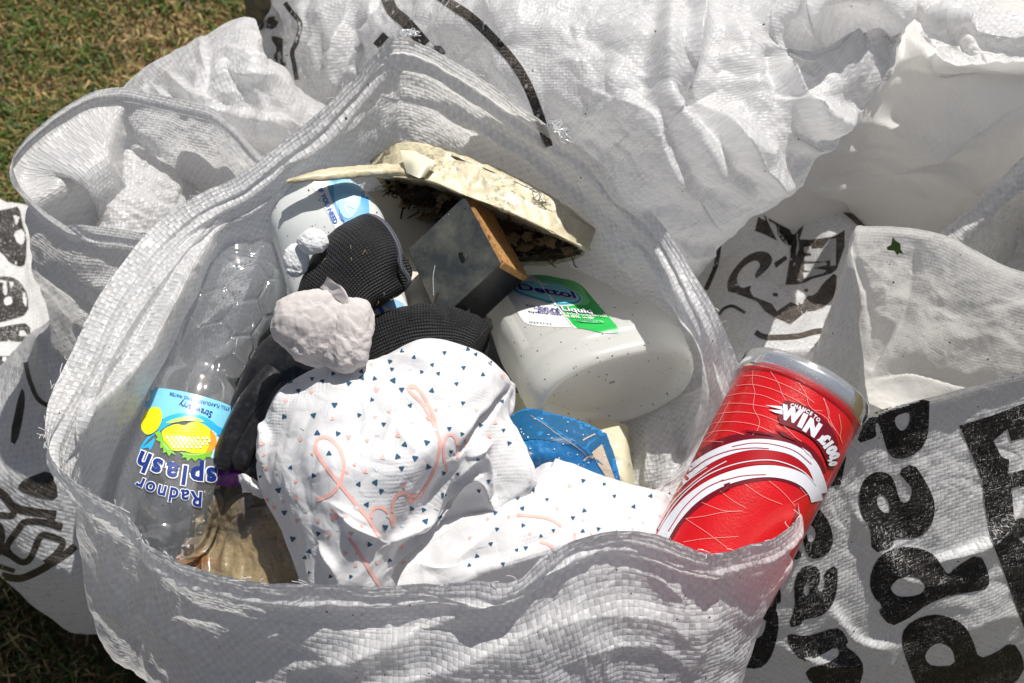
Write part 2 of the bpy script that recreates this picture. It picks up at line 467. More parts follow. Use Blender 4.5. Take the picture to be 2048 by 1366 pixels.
def knit_mat(name, col=(.010, .010, .012), cell=.0016, rough=.5, amp=.0006):
    b = NB(name); mp = b.n('VectorMath', {0: b.uv(), 'Scale': 1 / cell}, operation='SCALE').outputs[0]
    sx = b.n('SeparateXYZ', {0: mp}); X, Y = sx.outputs[0], sx.outputs[1]
    rib = b.m_('ABSOLUTE', b.m_('SINE', b.m_('MULTIPLY', X, math.pi)))
    st = b.m_('ABSOLUTE', b.m_('SINE', b.m_('MULTIPLY', b.m_('ADD', Y, b.m_('MULTIPLY', rib, .5)), math.pi)))
    h = b.m_('MULTIPLY', rib, b.m_('ADD', .35, b.m_('MULTIPLY', st, .65)))
    fz = b.noise(mp, 3.5, 3, .7)
    c = b.mix(b.m_('MULTIPLY', h, b.ramp(fz, .35, .7)), tuple(x * .4 for x in col), tuple(x * 1.5 for x in col))
    sp = b.m_('GREATER_THAN', b.noise(mp, 1.9, 2, .6), .69)
    c = b.mix(b.m_('MULTIPLY', sp, .3), c, (.16, .16, .18))
    nr = b.bump(b.m_('ADD', h, b.m_('MULTIPLY', fz, .5)), amp)
    return b.done(b.pbr(c, rough, nr, Specular_IOR_Level=.35))

def tissue_mat(name, col=(.86, .86, .86), tr=.25, emb=.00012):
    b = NB(name); ob = b.obj(); uv = b.uv()
    n1 = b.noise(ob, 900, 3, .6); n2 = b.noise(ob, 60, 5, .6)
    vo = b.n('TexVoronoi', {'Vector': uv, 'Scale': 420.0, 'Randomness': 0.15}).outputs[0]
    bandm = b.ramp(b.noise(ob, 22, 1), .53, .58)
    q = b.n('VectorMath', {0: ob, 1: b.n('VectorMath', {0: b.n('TexNoise', {'Vector': ob, 'Scale': 30.0, 'Detail': 2.0}).outputs[1], 'Scale': .04}, operation='SCALE').outputs[0]}, operation='ADD').outputs[0]
    e1 = b.ramp(b.edge(q, 26), 0, .3); e2 = b.ramp(b.edge(q, 70), 0, .35)
    h = b.m_('ADD', b.m_('MULTIPLY', n1, .05), b.m_('MULTIPLY', n2, .2))
    h = b.m_('ADD', h, b.m_('MULTIPLY', b.m_('MULTIPLY', vo, bandm), emb * 2500))
    h = b.m_('ADD', h, b.m_('ADD', b.m_('MULTIPLY', e1, .7), b.m_('MULTIPLY', e2, .3)))
    nr = b.bump(h, .001)
    p = b.pbr(col, .85, nr, Specular_IOR_Level=.2)
    return b.done(b.mixs(tr, p, b.n('BsdfTranslucent', {'Color': col, 'Normal': nr}).outputs[0]))

M_SACK = weave_mat('sack_weave', dirt=.05)
M_SACK_BACK = weave_mat('sack_weave_far', cell=.0024, bump=.00028, chk=.12, rough=.33, crk=1.0, dirt=.06)
M_SACK_SIDE = weave_mat('sack_weave_side', cell=.0030, chk=.14, col=(.84, .84, .85), dirt=.08)
M_SACK_THIN = weave_mat('sack_thin_film', cell=.0024, bump=.00012, chk=.03, crk=.35, tr=.5, col=(.88, .87, .85), dirt=.10, rough=.45)
M_SACK_CREAM = weave_mat('sack_weave_creamy', cell=.0026, bump=.00016, chk=.04, crk=.6, tr=.58, col=(.88, .86, .82), dirt=.12, rough=.45)
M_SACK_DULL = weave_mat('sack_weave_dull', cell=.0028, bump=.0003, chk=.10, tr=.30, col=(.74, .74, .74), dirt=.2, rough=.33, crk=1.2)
M_SACK_GREY = weave_mat('sack_grey', cell=.0028, bump=.0001, chk=.03, tr=.0, col=(.10, .10, .11), rough=.4)
M_INK = ink_mat('black_print', cell=.0028, worn=.75)
M_INK_BROWN = ink_mat('brown_black_print', cell=.0024, worn=.55, col=(.040, .033, .027))
M_INK_LITTLE_WORN = ink_mat('print_little_worn', cell=.0028, worn=.1, col=(.030, .026, .022))  # slightly lighter ink with few worn specks
M_WHITE_INK = plain('print_gap_white', (.72, .72, .73), .4, tr=.2)
# ------------------------------------------------------------------ ground
gm = NB('turf_soil'); go = gm.obj()
gc = gm.mix(gm.ramp(gm.noise(go, 9, 5, .6), .35, .65), (.115, .078, .032), (.045, .055, .012))
gc = gm.mix(gm.ramp(gm.noise(go, 160, 5, .7), .4, .7), gc, (.16, .115, .06))
gnr = gm.bump(gm.noise(go, 120, 6, .7), .012)
M_SOIL = gm.done(gm.pbr(gc, .95, gnr))
xs = np.concatenate([np.linspace(-60, -1.6, 14), np.linspace(-1.5, 1.5, 160), np.linspace(1.6, 60, 14)])
gx, gy = np.meshgrid(xs, xs); gz = 0.012 * fbm(np.stack([gx, gy, gx * 0], -1), 3.0, 4, 3) * (np.hypot(gx, gy) < 6)
g = Surf(); g.grid(np.stack([gx, gy, gz - .012], -1), M_SOIL); tag(g.build('ground'), kind='structure')

def blades(n, seed, region, mats, hmin, hmax, wid, lie):
    rs = np.random.RandomState(seed); px = rs.uniform(region[0], region[2], n); py = rs.uniform(region[1], region[3], n)
    B = W(px, py, 0.0); cl = (1.6 * pn(B, 9, 3) + .6 * pn(B, 34, 9)) * (1 if seed == 5 else -1)
    keep = cl + rs.uniform(-.5, .5, n) > (-.15); B = B[keep]; n = len(B); cl = cl[keep]
    a = rs.uniform(0, 2 * np.pi, n); hh = rs.uniform(hmin, hmax, n); ln = rs.uniform(.3, 1.0, n) * lie
    d = np.stack([np.cos(a), np.sin(a), 0 * a], 1); sdir = np.stack([-np.sin(a), np.cos(a), 0 * a], 1) * wid * rs.uniform(.6, 1.4, n)[:, None]
    b2 = B + d * (hh * ln * .35)[:, None]; b2[:, 2] = B[:, 2] + hh * .6
    tip = B + d * (hh * ln * 1.3)[:, None]; tip[:, 2] = B[:, 2] + hh * np.clip(1.1 - ln * .8, .1, 1)
    V = np.stack([B - sdir, B + sdir, b2 + sdir * .7, b2 - sdir * .7, tip], 1)
    k = np.arange(n)[:, None] * 5
    q = (k + np.array([0, 1, 2, 3])).tolist(); t = (k + np.array([3, 2, 4])).tolist()
    mi = rs.randint(0, len(mats), n)
    s = Surf()
    for j, m in enumerate(mats):
        sel = np.where(mi == j)[0]
        if len(sel) == 0: continue
        kk = np.arange(len(sel))[:, None] * 5
        s.add(V[sel].reshape(-1, 3), (kk + np.array([0, 1, 2, 3])).tolist() + (kk + np.array([3, 2, 4])).tolist(), None, m)
    return s
M_G = [plain('grass_green', (.10, .19, .02), .5, tr=.3), plain('grass_dark', (.04, .075, .012), .5, tr=.3),
       plain('grass_olive', (.12, .125, .03), .55, tr=.3)]
M_D = [plain('grass_dry', (.34, .22, .08), .7, tr=.2), plain('grass_straw', (.52, .38, .17), .7, tr=.2), plain('grass_brown', (.11, .07, .03), .8)]
tag(blades(34000, 5, (-150, -140, 700, 520), M_G + M_D[:1], .010, .032, .0011, 1.1).build('grass', smooth=False), kind='stuff', label='short green lawn grass between patches of dry thatch', cat='grass')
tag(blades(30000, 8, (-150, -140, 700, 520), M_D, .003, .012, .0009, 2.6).build('dead_grass', smooth=False), kind='stuff', label='dry brown thatch lying flat in the lawn', cat='dead grass')
tag(blades(70000, 25, (-1500, -500, 3400, 1900), M_G + M_D, .012, .034, .0016, 1.2).build('grass', smooth=False), kind='stuff', label='short lawn grass spreading round all the sacks', cat='grass')
tag(blades(9000, 15, (-150, 1000, 420, 1450), M_G + M_D, .006, .02, .0009, 1.0).build('shaded_grass', smooth=False), kind='stuff', label='dark shaded grass below the left sack', cat='grass')

# ------------------------------------------------------------------ open main sack
# px, py, z of the mouth; outward offset and drop of the folds below it
RIM = [ # px, py, z,    o1,d1,    o2,d2,    o3,d3
 (790,  76, .576, .000,.014, -.002,.060, -.006,.14),
 (850,  92, .570, .000,.014, -.002,.060, -.006,.14),
 (955, 152, .560, .000,.014, -.002,.060, -.006,.14),
 (1042,216, .550, .000,.014, -.002,.056, -.008,.13),
 (1110,258, .543, .000,.014, -.003,.052, -.008,.13),
 (1185,315, .535, -.001,.012, -.004,.048, -.010,.12),
 (1262,385, .526, -.003,.011, -.008,.040, -.002,.11),
 (1335,460, .518, -.006,.009, -.010,.030, .015,.10),
 (1392,552, .510, -.009,.006, -.011,.030, .032,.10),
 (1440,640, .500, -.009,.012, -.006,.046, .030,.10),
 (1474,722, .480, -.009,.028, -.035,.080, -.075,.11),
 (1505,810, .452, -.012,.012, -.088,.046, -.105,.075),
 (1545,905, .430, -.014,.002, -.100,.022, -.120,.05),
 (1584,975, .448, .000,.012, -.060,.040, -.095,.07),
 (1598,1032,.492, .002,.014, -.002,.050, -.042,.14),
 (1552,1074,.507, .002,.014, .004,.050, -.020,.14),
 (1480,1096,.510, .001,.014, .010,.055, .006,.13),
 (1428,1108,.512, .001,.014, .016,.050, .020,.12),
 (1370,1092,.513, .002,.014, .022,.050, .038,.12),
 (1300,1068,.514, .003,.013, .026,.050, .044,.12),
 (1232,1062,.515, .004,.012, .028,.050, .046,.12),
 (1150,1078,.513, .004,.012, .030,.050, .046,.12),
 (1085,1112,.508, .003,.013, .028,.050, .046,.12),
 (1020,1150,.503, .002,.013, .024,.050, .044,.12),
 (935, 1160,.502, .002,.013, .020,.045, .042,.12),
 (845, 1163,.500, .002,.013, .016,.040, .040,.12),
 (750, 1172,.499, .002,.013, .014,.040, .036,.12),
 (640, 1168,.499, .002,.013, .010,.040, .032,.12),
 (529, 1164,.500, .002,.013, .006,.040, .026,.12),
 (453, 1152,.501, .002,.013, .003,.045, .020,.12),
 (378, 1131,.502, .002,.013, .000,.050, .014,.13),
 (340, 1111,.503, .002,.013, -.002,.050, .010,.13),
 (295, 1088,.503, .001,.013, -.003,.050, .008,.13),
 (272, 1050,.503, .001,.013, -.003,.050, .006,.13),
 (242, 1016,.503, .001,.013, -.002,.050, .006,.13),
 (200, 995, .503, .001,.013, -.001,.050, .006,.13),
 (151, 965, .503, .001,.012, -.001,.050, .004,.13),
 (112, 928, .503, .000,.010, .000,.045, .002,.13),
 (92,  880, .503, -.004,.007, -.010,.038, -.002,.12),
 (94,  820, .503, -.012,.004, -.026,.014, -.008,.11),
 (118, 752, .504, -.014,.004, -.036,.013, -.010,.10),
 (150, 690, .506, -.014,.004, -.041,.013, -.012,.10),
 (190, 612, .509, -.014,.004, -.043,.014, -.012,.10),
 (245, 528, .513, -.014,.004, -.042,.015, -.012,.10),
 (312, 448, .518, -.013,.005, -.036,.018, -.012,.10),
 (392, 392, .524, -.010,.007, -.018,.026, -.004,.11),
 (480, 345, .531, -.008,.009, -.010,.036, -.000,.12),
 (560, 285, .540, -.006,.010, -.006,.040, .004,.13),
 (640, 222, .550, -.005,.011, -.005,.044, .004,.13),
 (710, 150, .561, -.004,.012, -.004,.050, .002,.14),
 (760,  98, .571, -.002,.014, -.004,.060, -.006,.14)]
R = np.array(RIM); K = len(R)
rim = W(R[:, 0], R[:, 1], R[:, 2])
tn = np.roll(rim, -1, 0) - np.roll(rim, 1, 0); tn[:, 2] = 0; tn /= np.linalg.norm(tn, axis=1, keepdims=True)
outw = np.stack([-tn[:, 1], tn[:, 0], 0 * tn[:, 0]], 1)
outw = (outw + np.roll(outw, 1, 0) + np.roll(outw, -1, 0)) / 3
if ((rim - rim.mean(0)) * outw).sum() < 0: outw = -outw
ctr = rim.mean(0)
def lvl(o, d):
    P = rim + outw * np.asarray(o)[:, None]; P = P.copy(); P[:, 2] -= d; return P
def ground_ring(z, out):
    a = np.arctan2(rim[:, 1] - ctr[1], rim[:, 0] - ctr[0]); r = np.hypot(rim[:, 0] - ctr[0], rim[:, 1] - ctr[1])
    rr = .5 * r + .5 * .17; P = np.stack([ctr[0] + np.cos(a) * (rr + out), ctr[1] + np.sin(a) * (rr + out), 0 * a + z], 1); return P
ff = np.clip(-outw[:, 1] * 1.8 - .7, 0, 1)
R[:, 7] += ff * .030; R[:, 5] += ff * .006
L1 = lvl(R[:, 3], R[:, 4]); L2 = lvl(R[:, 5], R[:, 6]); L3 = lvl(R[:, 7], R[:, 8])
fw_ = np.clip(-outw[:, 1] * 1.6, 0, 1)
LA = lvl(R[:, 3] * (1 - fw_) + .003 * fw_, R[:, 4]); LB = .5 * (L1 + L2) - outw * (fw_ * .003)[:, None]
rows = [rim, .5 * (rim + LA), LA, LB, L2, L3, .5 * L3 + .5 * ground_ring(.26, .015), ground_ring(.14, .012), ground_ring(.03, .0), ground_ring(.004, -.04)]
NVM, NUM = 300, 900
vv = np.concatenate([np.linspace(0, 2, 60, endpoint=False), np.linspace(2, 5, 170, endpoint=False), np.linspace(5, 9, 50)])
def gridof_v(rows, vs, nu, closed):
    Rr = np.array(rows, float); m = len(Rr)
    i = np.minimum(np.floor(vs).astype(int), m - 2); f = (vs - i).reshape(-1, 1, 1)
    E = np.concatenate([2 * Rr[:1] - Rr[1:2], Rr, 2 * Rr[-1:] - Rr[-2:-1]], 0)
    a, b_, c, d = E[i], E[i + 1], E[i + 2], E[i + 3]
    G = .5 * ((2 * b_) + (-a + c) * f + (2 * a - 5 * b_ + 4 * c - d) * f * f + (-a + 3 * b_ - 3 * c + d) * f ** 3)
    return np.swapaxes(_cr(np.swapaxes(G, 0, 1), nu, closed), 0, 1)
G = gridof_v(rows, vv, NUM, True); N = gnorm(G, True); UVm = arcuv(G, True)
dv = UVm[..., 1][:, :NUM]
below = np.clip((dv - .016) / .02, 0, 1)
lin = np.broadcast_to((np.arange(NUM) / NUM)[None, :], dv.shape)
tp = np.stack([np.cos(lin * 2 * np.pi) * .24, np.sin(lin * 2 * np.pi) * .24, dv], -1)
# broad soft buckles, sharp creases, and a wavy mouth edge
dsp = .0042 * crumple(tp * np.array([1, 1, 1.5]), 10, 3, .8, 2) * (.2 + .8 * below) + .0012 * fbm(tp, 22, 2, 7) * (.4 + .6 * below)
dsp = .75 * dsp + .0008 * crumple(tp, 42, 21, .6, 2) + (.0032 * folds(G, 10, 77, 7, .4) + .0010 * folds(G, 34, 78, 7, .4)) * (.25 + .75 * below)
hem = np.exp(-((dv - .0135) / .0022) ** 2) * (.0021 + .0010 * pn(tp, 160, 5))        # rolled, stitched hem
hem -= .0016 * np.exp(-((dv - .019) / .003) ** 2)
N2 = N * np.where((N * outw[(np.arange(NUM) * K // NUM) % K][None]).sum(-1, keepdims=True) < 0, -1, 1)
wav = np.exp(-(dv / .02) ** 2) * .0022 * (pn(tp, 24, 31) + .5 * pn(tp, 70, 32))
STM = [
 ('F', [(60,1225),(300,1215),(520,1260),(700,1330),(760,1400)], 60, 4) ,
 ('f', [(560,1345),(760,1290),(930,1210),(1060,1130)], 60, 7),
 ('f', [(620,1400),(900,1330),(1060,1260),(1180,1190)], 60, 5),
 ('F', [(840,1180),(960,1190),(1080,1140),(1180,1105)], 26, 5),
 ('s', [(1060,1270),(1200,1230),(1330,1240),(1400,1300)], 30, 4),
 ('s', [(1120,1330),(1230,1285),(1330,1300),(1390,1350)], 24, 4),
 ('s', [(1260,1140),(1330,1160),(1400,1230)], 22, 3),
 ('f', [(300,1150),(330,1230),(420,1330)], 50, 9),
 ('f', [(210,1090),(260,1220),(330,1366)], 50, 6),
 ('r', [(1445,1130),(1420,1250),(1370,1366)], 16, 3),
 ('s', [(640,1200),(560,1260),(430,1300)], 24, 4),
 # lit collar on the left: long slits and folds running down it
 ('f', [(398,470),(330,560),(262,660),(200,770),(160,880)], 16, 6),
 ('s', [(340,470),(270,580),(215,690),(170,800)], 14, 2.5),
 ('f', [(250,700),(205,760),(170,860),(125,930)], 12, 3.5),
 ('s', [(300,690),(270,780),(240,860)], 12, -3),
 ('s', [(430,420),(360,520),(310,620)], 12, 2.5),
 # right inner side: hem seam and lengthwise folds
 ('f', [(1190,440),(1260,520),(1300,600),(1350,690),(1400,790)], 26, 7),
 ('s', [(1290,480),(1350,580),(1400,680),(1425,780)], 14, 4),
 ('F', [(1230,600),(1300,720),(1340,860),(1340,960)], 22, 5),
 # back wall
 ('f', [(800,200),(900,220),(1030,290),(1180,410),(1290,560)], 26, 6),
 ('s', [(880,300),(960,330),(1020,330)], 14, 4),
 ('f', [(980,350),(1060,390),(1120,430),(1200,470)], 22, 5),
 ('s', [(1050,330),(1120,400),(1190,520)], 16, 4),
 ('r', [(775,110),(785,160),(790,230)], 12, 4),
 ('F', [(560,330),(640,290),(720,230),(770,180)], 20, 5),
]
G2 = G + N2 * (dsp + hem)[..., None]
G2 = G2 + N * strokes(G, N, STM)[..., None]
G2[..., 2] += wav
main_sack = Surf().grid(G2, M_SACK, True, uv=UVm)
main_sack.tree()

# the cloth doubled over inside, low on the right, under the can
gfo = gridof([wrow(r) for r in ([(1238,820,.385),(1300,815,.392),(1360,795,.398),(1420,765,.415),(1478,735,.44)], [(1252,870,.388),(1305,865,.402),(1362,845,.408),(1420,820,.422),(1492,790,.44)],
  [(1258,920,.386),(1312,915,.402),(1368,898,.406),(1425,875,.416),(1512,850,.43)], [(1262,975,.384),(1318,965,.396),(1372,952,.402),(1430,935,.408),(1525,920,.42)], [(1265,1030,.38),(1320,1030,.385),(1375,1030,.39),(1430,1020,.39),(1530,1000,.40)])], 110, 130)
nfo = gnorm(gfo)
gfo = gfo + nfo * face_cam(gfo, nfo)[..., None] * (.0035 * crumple(gfo, 22, 35, .7, 2))[..., None] + nfo * strokes(gfo, nfo, [('f', [(1330,800),(1345,880),(1330,960),(1320,1010)], 22, 6), ('F', [(1290,840),(1300,900),(1290,980)], 14, 4), ('s', [(1400,790),(1410,880),(1390,960)], 14, 5)])[..., None]
main_sack.grid(gfo, M_SACK)

# ------------------------------------------------------------------ helper for sacks seen in part
def patch(rows, nv, nu, mat, f1, a1, f2, a2, seed, STK=(), skirt=(), world_rows_after=(), soft=0.0):
    """rows of (px,py,z); skirt = list of (dz, dy) rows dropped below the last row; dz to the ground"""
    Wr = [wrow(r) for r in rows]
    if skirt:
        for z, out in skirt:
            P = Wr[-1].copy(); P[:, 2] = np.minimum(P[:, 2], z); P[:, 1] += out; Wr.append(P)
    G = gridof(Wr, nv, nu); N = gnorm(G); UVp = arcuv(G)
    d = a1 * crumple(G, f1, seed, .7, 3) + a2 * crumple(G, f2, seed + 9, .5, 2) + soft * fbm(G, f1 * .6, 2, seed + 4) + a1 * .9 * folds(G, f1 * .9, seed + 2, 6, .4) + a1 * .25 * folds(G, f1 * 3, seed + 3, 6, .4)
    fc = face_cam(G, N)[..., None]
    G2 = G + N * fc * d[..., None]
    if len(STK): G2 = G2 + N * strokes(G, N, STK)[..., None]
    G2[..., 2] = np.maximum(G2[..., 2], .002)
    s_ = Surf().grid(G2, mat, uv=UVp); s_.G = G2
    return s_
def under(s, G, sides, mat):
    """carry the free edges of a sack down and under to the ground"""
    c = G.mean((0, 1)).copy()
    for k in sides:
        E = {'t': G[0], 'l': G[:, 0], 'r': G[:, -1], 'b': G[-1]}[k][::3]; rows_ = [E]
        for f, q in ((.25, .0), (.6, .0), (1.0, 0.)):
            P = E.copy(); d = E[:, 2] * f; P[:, 2] = np.maximum(E[:, 2] - d, .003)
            v = c[:2] - E[:, :2]; L = np.linalg.norm(v, axis=1, keepdims=True)
            P[:, :2] += v / L * np.minimum((.95 * d)[:, None], .7 * L) * (1 if k != 't' else .15); rows_.append(P)
        H = gridof(rows_, 40, len(E)); s.grid(H, mat)

# ---- sack behind on the left, its mouth open
LR = [(26,318,.470),(48,280,.474),(85,248,.478),(130,215,.480),(180,186,.482),(240,174,.482),(300,184,.480),(360,198,.476),(425,216,.472),(470,252,.466),(500,288,.460),
      (545,340,.450),(520,400,.440),(430,450,.440),(340,470,.445),(290,466,.450),(240,458,.455),(170,450,.458),(125,444,.460),(82,416,.463),(48,385,.466),(30,350,.468)]
lr = wrow(LR); KL = len(lr); cL = lr.mean(0)
tl = np.roll(lr, -1, 0) - np.roll(lr, 1, 0); tl[:, 2] = 0; tl /= np.linalg.norm(tl, axis=1, keepdims=True)
oL = np.stack([-tl[:, 1], tl[:, 0], 0 * tl[:, 0]], 1)
if ((lr - cL) * oL).sum() < 0: oL = -oL
def lev(base, o, z):
    P = base + oL * np.asarray(o, float).reshape(-1, 1); P = P.copy(); P[:, 2] = base[:, 2] - z; return P
frontL = np.clip((-oL[:, 1]) * 1.3, 0, 1); leftL = np.clip(-oL[:, 0] * 1.5, 0, 1) * (oL[:, 1] > -.5)
aL = np.arctan2(lr[:, 1] - cL[1], lr[:, 0] - cL[0])
def ringL(cx, cy, rx, ry, z): return np.stack([cx + rx * np.cos(aL), cy + ry * np.sin(aL), z + 0 * aL], 1)
rowsL = [lr, lev(lr, 0, .012), lev(lr, -.050 * leftL + .004 * frontL, .022), lev(lr, .010 * frontL - .044 * leftL, .075), ringL(-.262, .175, .105, .085, .30), ringL(-.305, .145, .155, .128, .20), ringL(-.310, .140, .140, .115, .09), ringL(-.300, .14, .095, .08, .02), ringL(-.29, .14, .05, .05, .004)]
GL = gridof(rowsL, 170, 420, True); NL = gnorm(GL, True)
pq = GL * np.array([1, 1, 1])
dl = .0055 * crumple(pq, 9, 41, .8, 2) + .0010 * crumple(pq, 36, 44, .6, 2) + .004 * folds(pq, 10, 46, 7, .4)
uvl = arcuv(GL, True); dvl = uvl[..., 1][:, :420]
dl = dl * np.clip(dvl / .03, .25, 1) + .0016 * np.exp(-((dvl - .012) / .002) ** 2)
NL2 = NL * face_cam(GL, NL)[..., None]
STL = [('f', [(120,440),(200,480),(290,490),(330,480)], 20, 4), ('f', [(60,520),(150,560),(230,640),(300,720)], 45, 9), ('F', [(150,640),(190,700),(230,800)], 40, 8),
       ('f', [(60,640),(110,720),(130,830)], 40, 7), ('f', [(40,1180),(110,1230),(190,1260)], 26, 9), ('f', [(60,1100),(130,1120),(190,1150)], 30, 7), ('F', [(70,1240),(130,1290),(200,1300)], 26, 8),
       ('s', [(240,270),(290,290),(335,320)], 12, 5), ('f', [(250,330),(300,340),(350,400)], 20, 6), ('f', [(340,340),(380,350),(390,400)], 16, 6)]
GL2 = GL + NL2 * dl[..., None] + NL * strokes(GL, NL, STL)[..., None]
GL2[..., 2] = np.maximum(GL2[..., 2], .002)
left_sack = Surf().grid(GL2, M_SACK_SIDE, True, uv=uvl)
# contents that carry the bright crumple seen inside it
fill = Surf()
rowsF = [[(190,262,.395),(230,252,.420),(290,275,.415),(340,310,.39),(400,340,.35),(470,360,.31)],
         [(185,320,.395),(225,300,.425),(290,305,.428),(355,340,.395),(420,370,.35),(480,390,.31)],
         [(175,400,.39),(215,390,.425),(280,380,.43),(345,380,.41),(400,400,.38),(460,420,.34)],
         [(170,480,.39),(210,470,.42),(270,470,.42),(340,460,.41),(400,450,.37),(450,450,.33)]]
GF = gridof([wrow(r) for r in rowsF], 120, 160); NF = gnorm(GF)
GF = GF + NF * face_cam(GF, NF)[..., None] * (.010 * crumple(GF, 16, 61, .7, 3) + .002 * crumple(GF, 50, 62, .5, 2))[..., None]
fill.grid(GF, M_SACK_SIDE)
left_sack.tree()
z4 = Z(0, 350, 2.484); z5 = Z(0, 850, 2.647)
def inkband(t, pts, w, mat=None, res=12, off=.0004): decal(t, band(pts, w), mat or M_INK, off, res=res)
inkband(left_sack, z4([(128,930),(150,1020),(190,1110),(250,1152)]), 9, M_INK_LITTLE_WORN)
decal(left_sack, poly_bm([chaikin(z4([(105,1050),(128,1085),(122,1180),(85,1345),(45,1320)]), 1)]), M_INK_LITTLE_WORN, .0004)
decal(left_sack, poly_bm([chaikin(z5([(95,345),(105,305),(170,270),(262,238),(300,300),(310,400),(200,385)]), 1)]), M_INK_LITTLE_WORN, .0004)
for pts, w in (([(-60,770),(30,800),(110,810),(190,780),(270,735),(340,690),(400,640)], 15), ([(-40,330),(20,370),(70,430),(150,455),(300,475)], 17),
               ([(60,690),(40,640),(100,550),(130,515),(190,510),(250,520),(330,545)], 13), ([(60,690),(120,725),(165,700),(215,590),(270,590),(335,620),(300,680),(240,730)], 13),
               ([(-40,470),(60,480),(80,440)], 13), ([(-40,640),(60,690)], 13), ([(255,460),(280,520),(330,540)], 15), ([(-20,740),(80,772)], 9), ([(-30,500),(10,560),(5,640),(-20,700)], 13)):
    inkband(left_sack, z5(pts), w, M_INK_LITTLE_WORN)
lid_fill = fill.build('crumpled_sack')
tag(lid_fill, 'crumpled white sack stuffed inside the open sack at the left', 'sack')
tag(left_sack.build('woven_sack'), 'empty-mouthed white woven sack standing at the left beside the rubbish-filled sack', 'sack', 'white woven sacks on the grass')

# ---- flat printed sack at the far left
fl = patch([[(-260,360,.16),(-120,372,.17),(-20,392,.17),(40,408,.16),(110,420,.13)],
            [(-260,560,.15),(-120,565,.16),(-20,570,.17),(50,580,.16),(120,590,.13)],
            [(-260,760,.14),(-120,765,.16),(-20,770,.17),(50,770,.16),(120,775,.13)],
            [(-260,930,.14),(-120,935,.14),(-20,935,.14),(50,935,.13),(100,930,.11)],
            [(-260,960,.07),(-120,960,.07),(-20,955,.07),(50,950,.07),(100,940,.06)]], 130, 110, M_SACK_DULL, 12, .004, 40, .0015, 71, skirt=((.03, 0), (.004, 0)))
fl.tree()
zz = z4
decal(fl, poly_bm([chaikin(zz([(-60,190),(60,165),(95,155),(112,250),(132,300),(128,445),(100,458),(50,440),(20,400),(-60,330)]), 1), chaikin(zz([(62,285),(120,262),(122,345),(90,347)]), 1)]), M_INK, .0004)
decal(fl, poly_bm([chaikin(zz([(-60,510),(50,503),(100,530),(140,600),(140,690),(60,720),(-60,745)]), 1), chaikin(zz([(18,612),(55,598),(65,640),(22,652)]), 1)]), M_INK, .0004)
decal(fl, poly_bm([chaikin(zz([(-60,770),(60,745),(150,735),(150,840),(100,826),(-60,830)]), 1)]), M_INK, .0004)
for a, b_ in ((900, 1015), (1070, 1165), (1258, 1366)): decal(fl, poly_bm([zz([(-60, a), (140, a), (135, b_), (-60, b_ + 6)])]), M_INK, .0004)
tag(fl.build('printed_sack'), 'flattened white sack with worn black block letters at the far left edge', 'sack', 'white woven sacks on the grass')

# ---- knotted crumpled sack behind the left one
knot = patch([[(235,190,.36),(255,165,.38),(300,128,.40),(360,98,.42),(410,72,.43),(452,46,.44),(492,36,.45),(514,56,.45),(522,112,.44),(560,148,.43),(600,180,.42),(648,212,.41)],
              [(245,215,.39),(280,190,.42),(330,160,.44),(375,130,.455),(420,105,.465),(455,80,.47),(485,70,.475),(505,95,.475),(520,140,.47),(555,180,.46),(600,215,.445),(650,240,.43)],
              [(280,240,.40),(320,225,.43),(360,205,.445),(400,190,.46),(430,170,.465),(460,150,.47),(480,140,.475),(505,160,.475),(530,190,.465),(560,220,.455),(600,250,.44),(640,275,.42)],
              [(330,280,.39),(370,270,.41),(400,262,.43),(430,250,.44),(460,240,.445),(480,235,.45),(500,235,.45),(520,245,.445),(540,260,.44),(570,285,.43),(600,310,.41),(630,330,.39)],
              [(380,330,.34),(410,330,.35),(440,330,.36),(460,330,.37),(480,330,.37),(500,330,.37),(520,335,.37),(540,340,.37),(560,345,.36),(580,355,.35),(600,365,.34),(620,375,.33)]],
             190, 260, M_SACK_SIDE, 12, .0065, 45, .0011, 81,
             STK=[('f', [(330,140),(380,180),(430,205)], 22, 10), ('f', [(405,70),(410,120),(415,150)], 16, 6), ('F', [(460,120),(430,170),(420,200)], 18, 10), ('f', [(450,90),(520,130),(600,190)], 20, 8),
                  ('F', [(480,150),(540,170),(610,230)], 22, 9), ('f', [(420,215),(500,225),(600,250)], 24, 8), ('f', [(300,165),(340,200),(390,225)], 16, 6), ('s', [(500,60),(515,90),(520,130)], 12, 6), ('s', [(440,240),(520,250),(590,275)], 14, 6)],
             skirt=((.15, .0), (.004, .02)))
P0 = wrow([(235,190,.36),(255,165,.38),(300,128,.40),(360,98,.42),(410,72,.43),(452,46,.44),(492,36,.45),(514,56,.45),(522,112,.44),(560,148,.43),(600,180,.42),(648,212,.41)])
bk = []
for z, o in ((None, 0), (.28, .05), (.12, .06), (.004, .04)):
    q = P0.copy()
    if z is not None: q[:, 2] = z; q[:, 1] += o; q[:, 0] -= .2 * o
    bk.append(q)
gb = gridof(bk, 40, 120); knot.grid(gb, M_SACK_SIDE)
tag(knot.build('tied_sack'), 'tied-up crumpled white sack behind the open left sack, nearest the lawn', 'sack', 'white woven sacks on the grass')

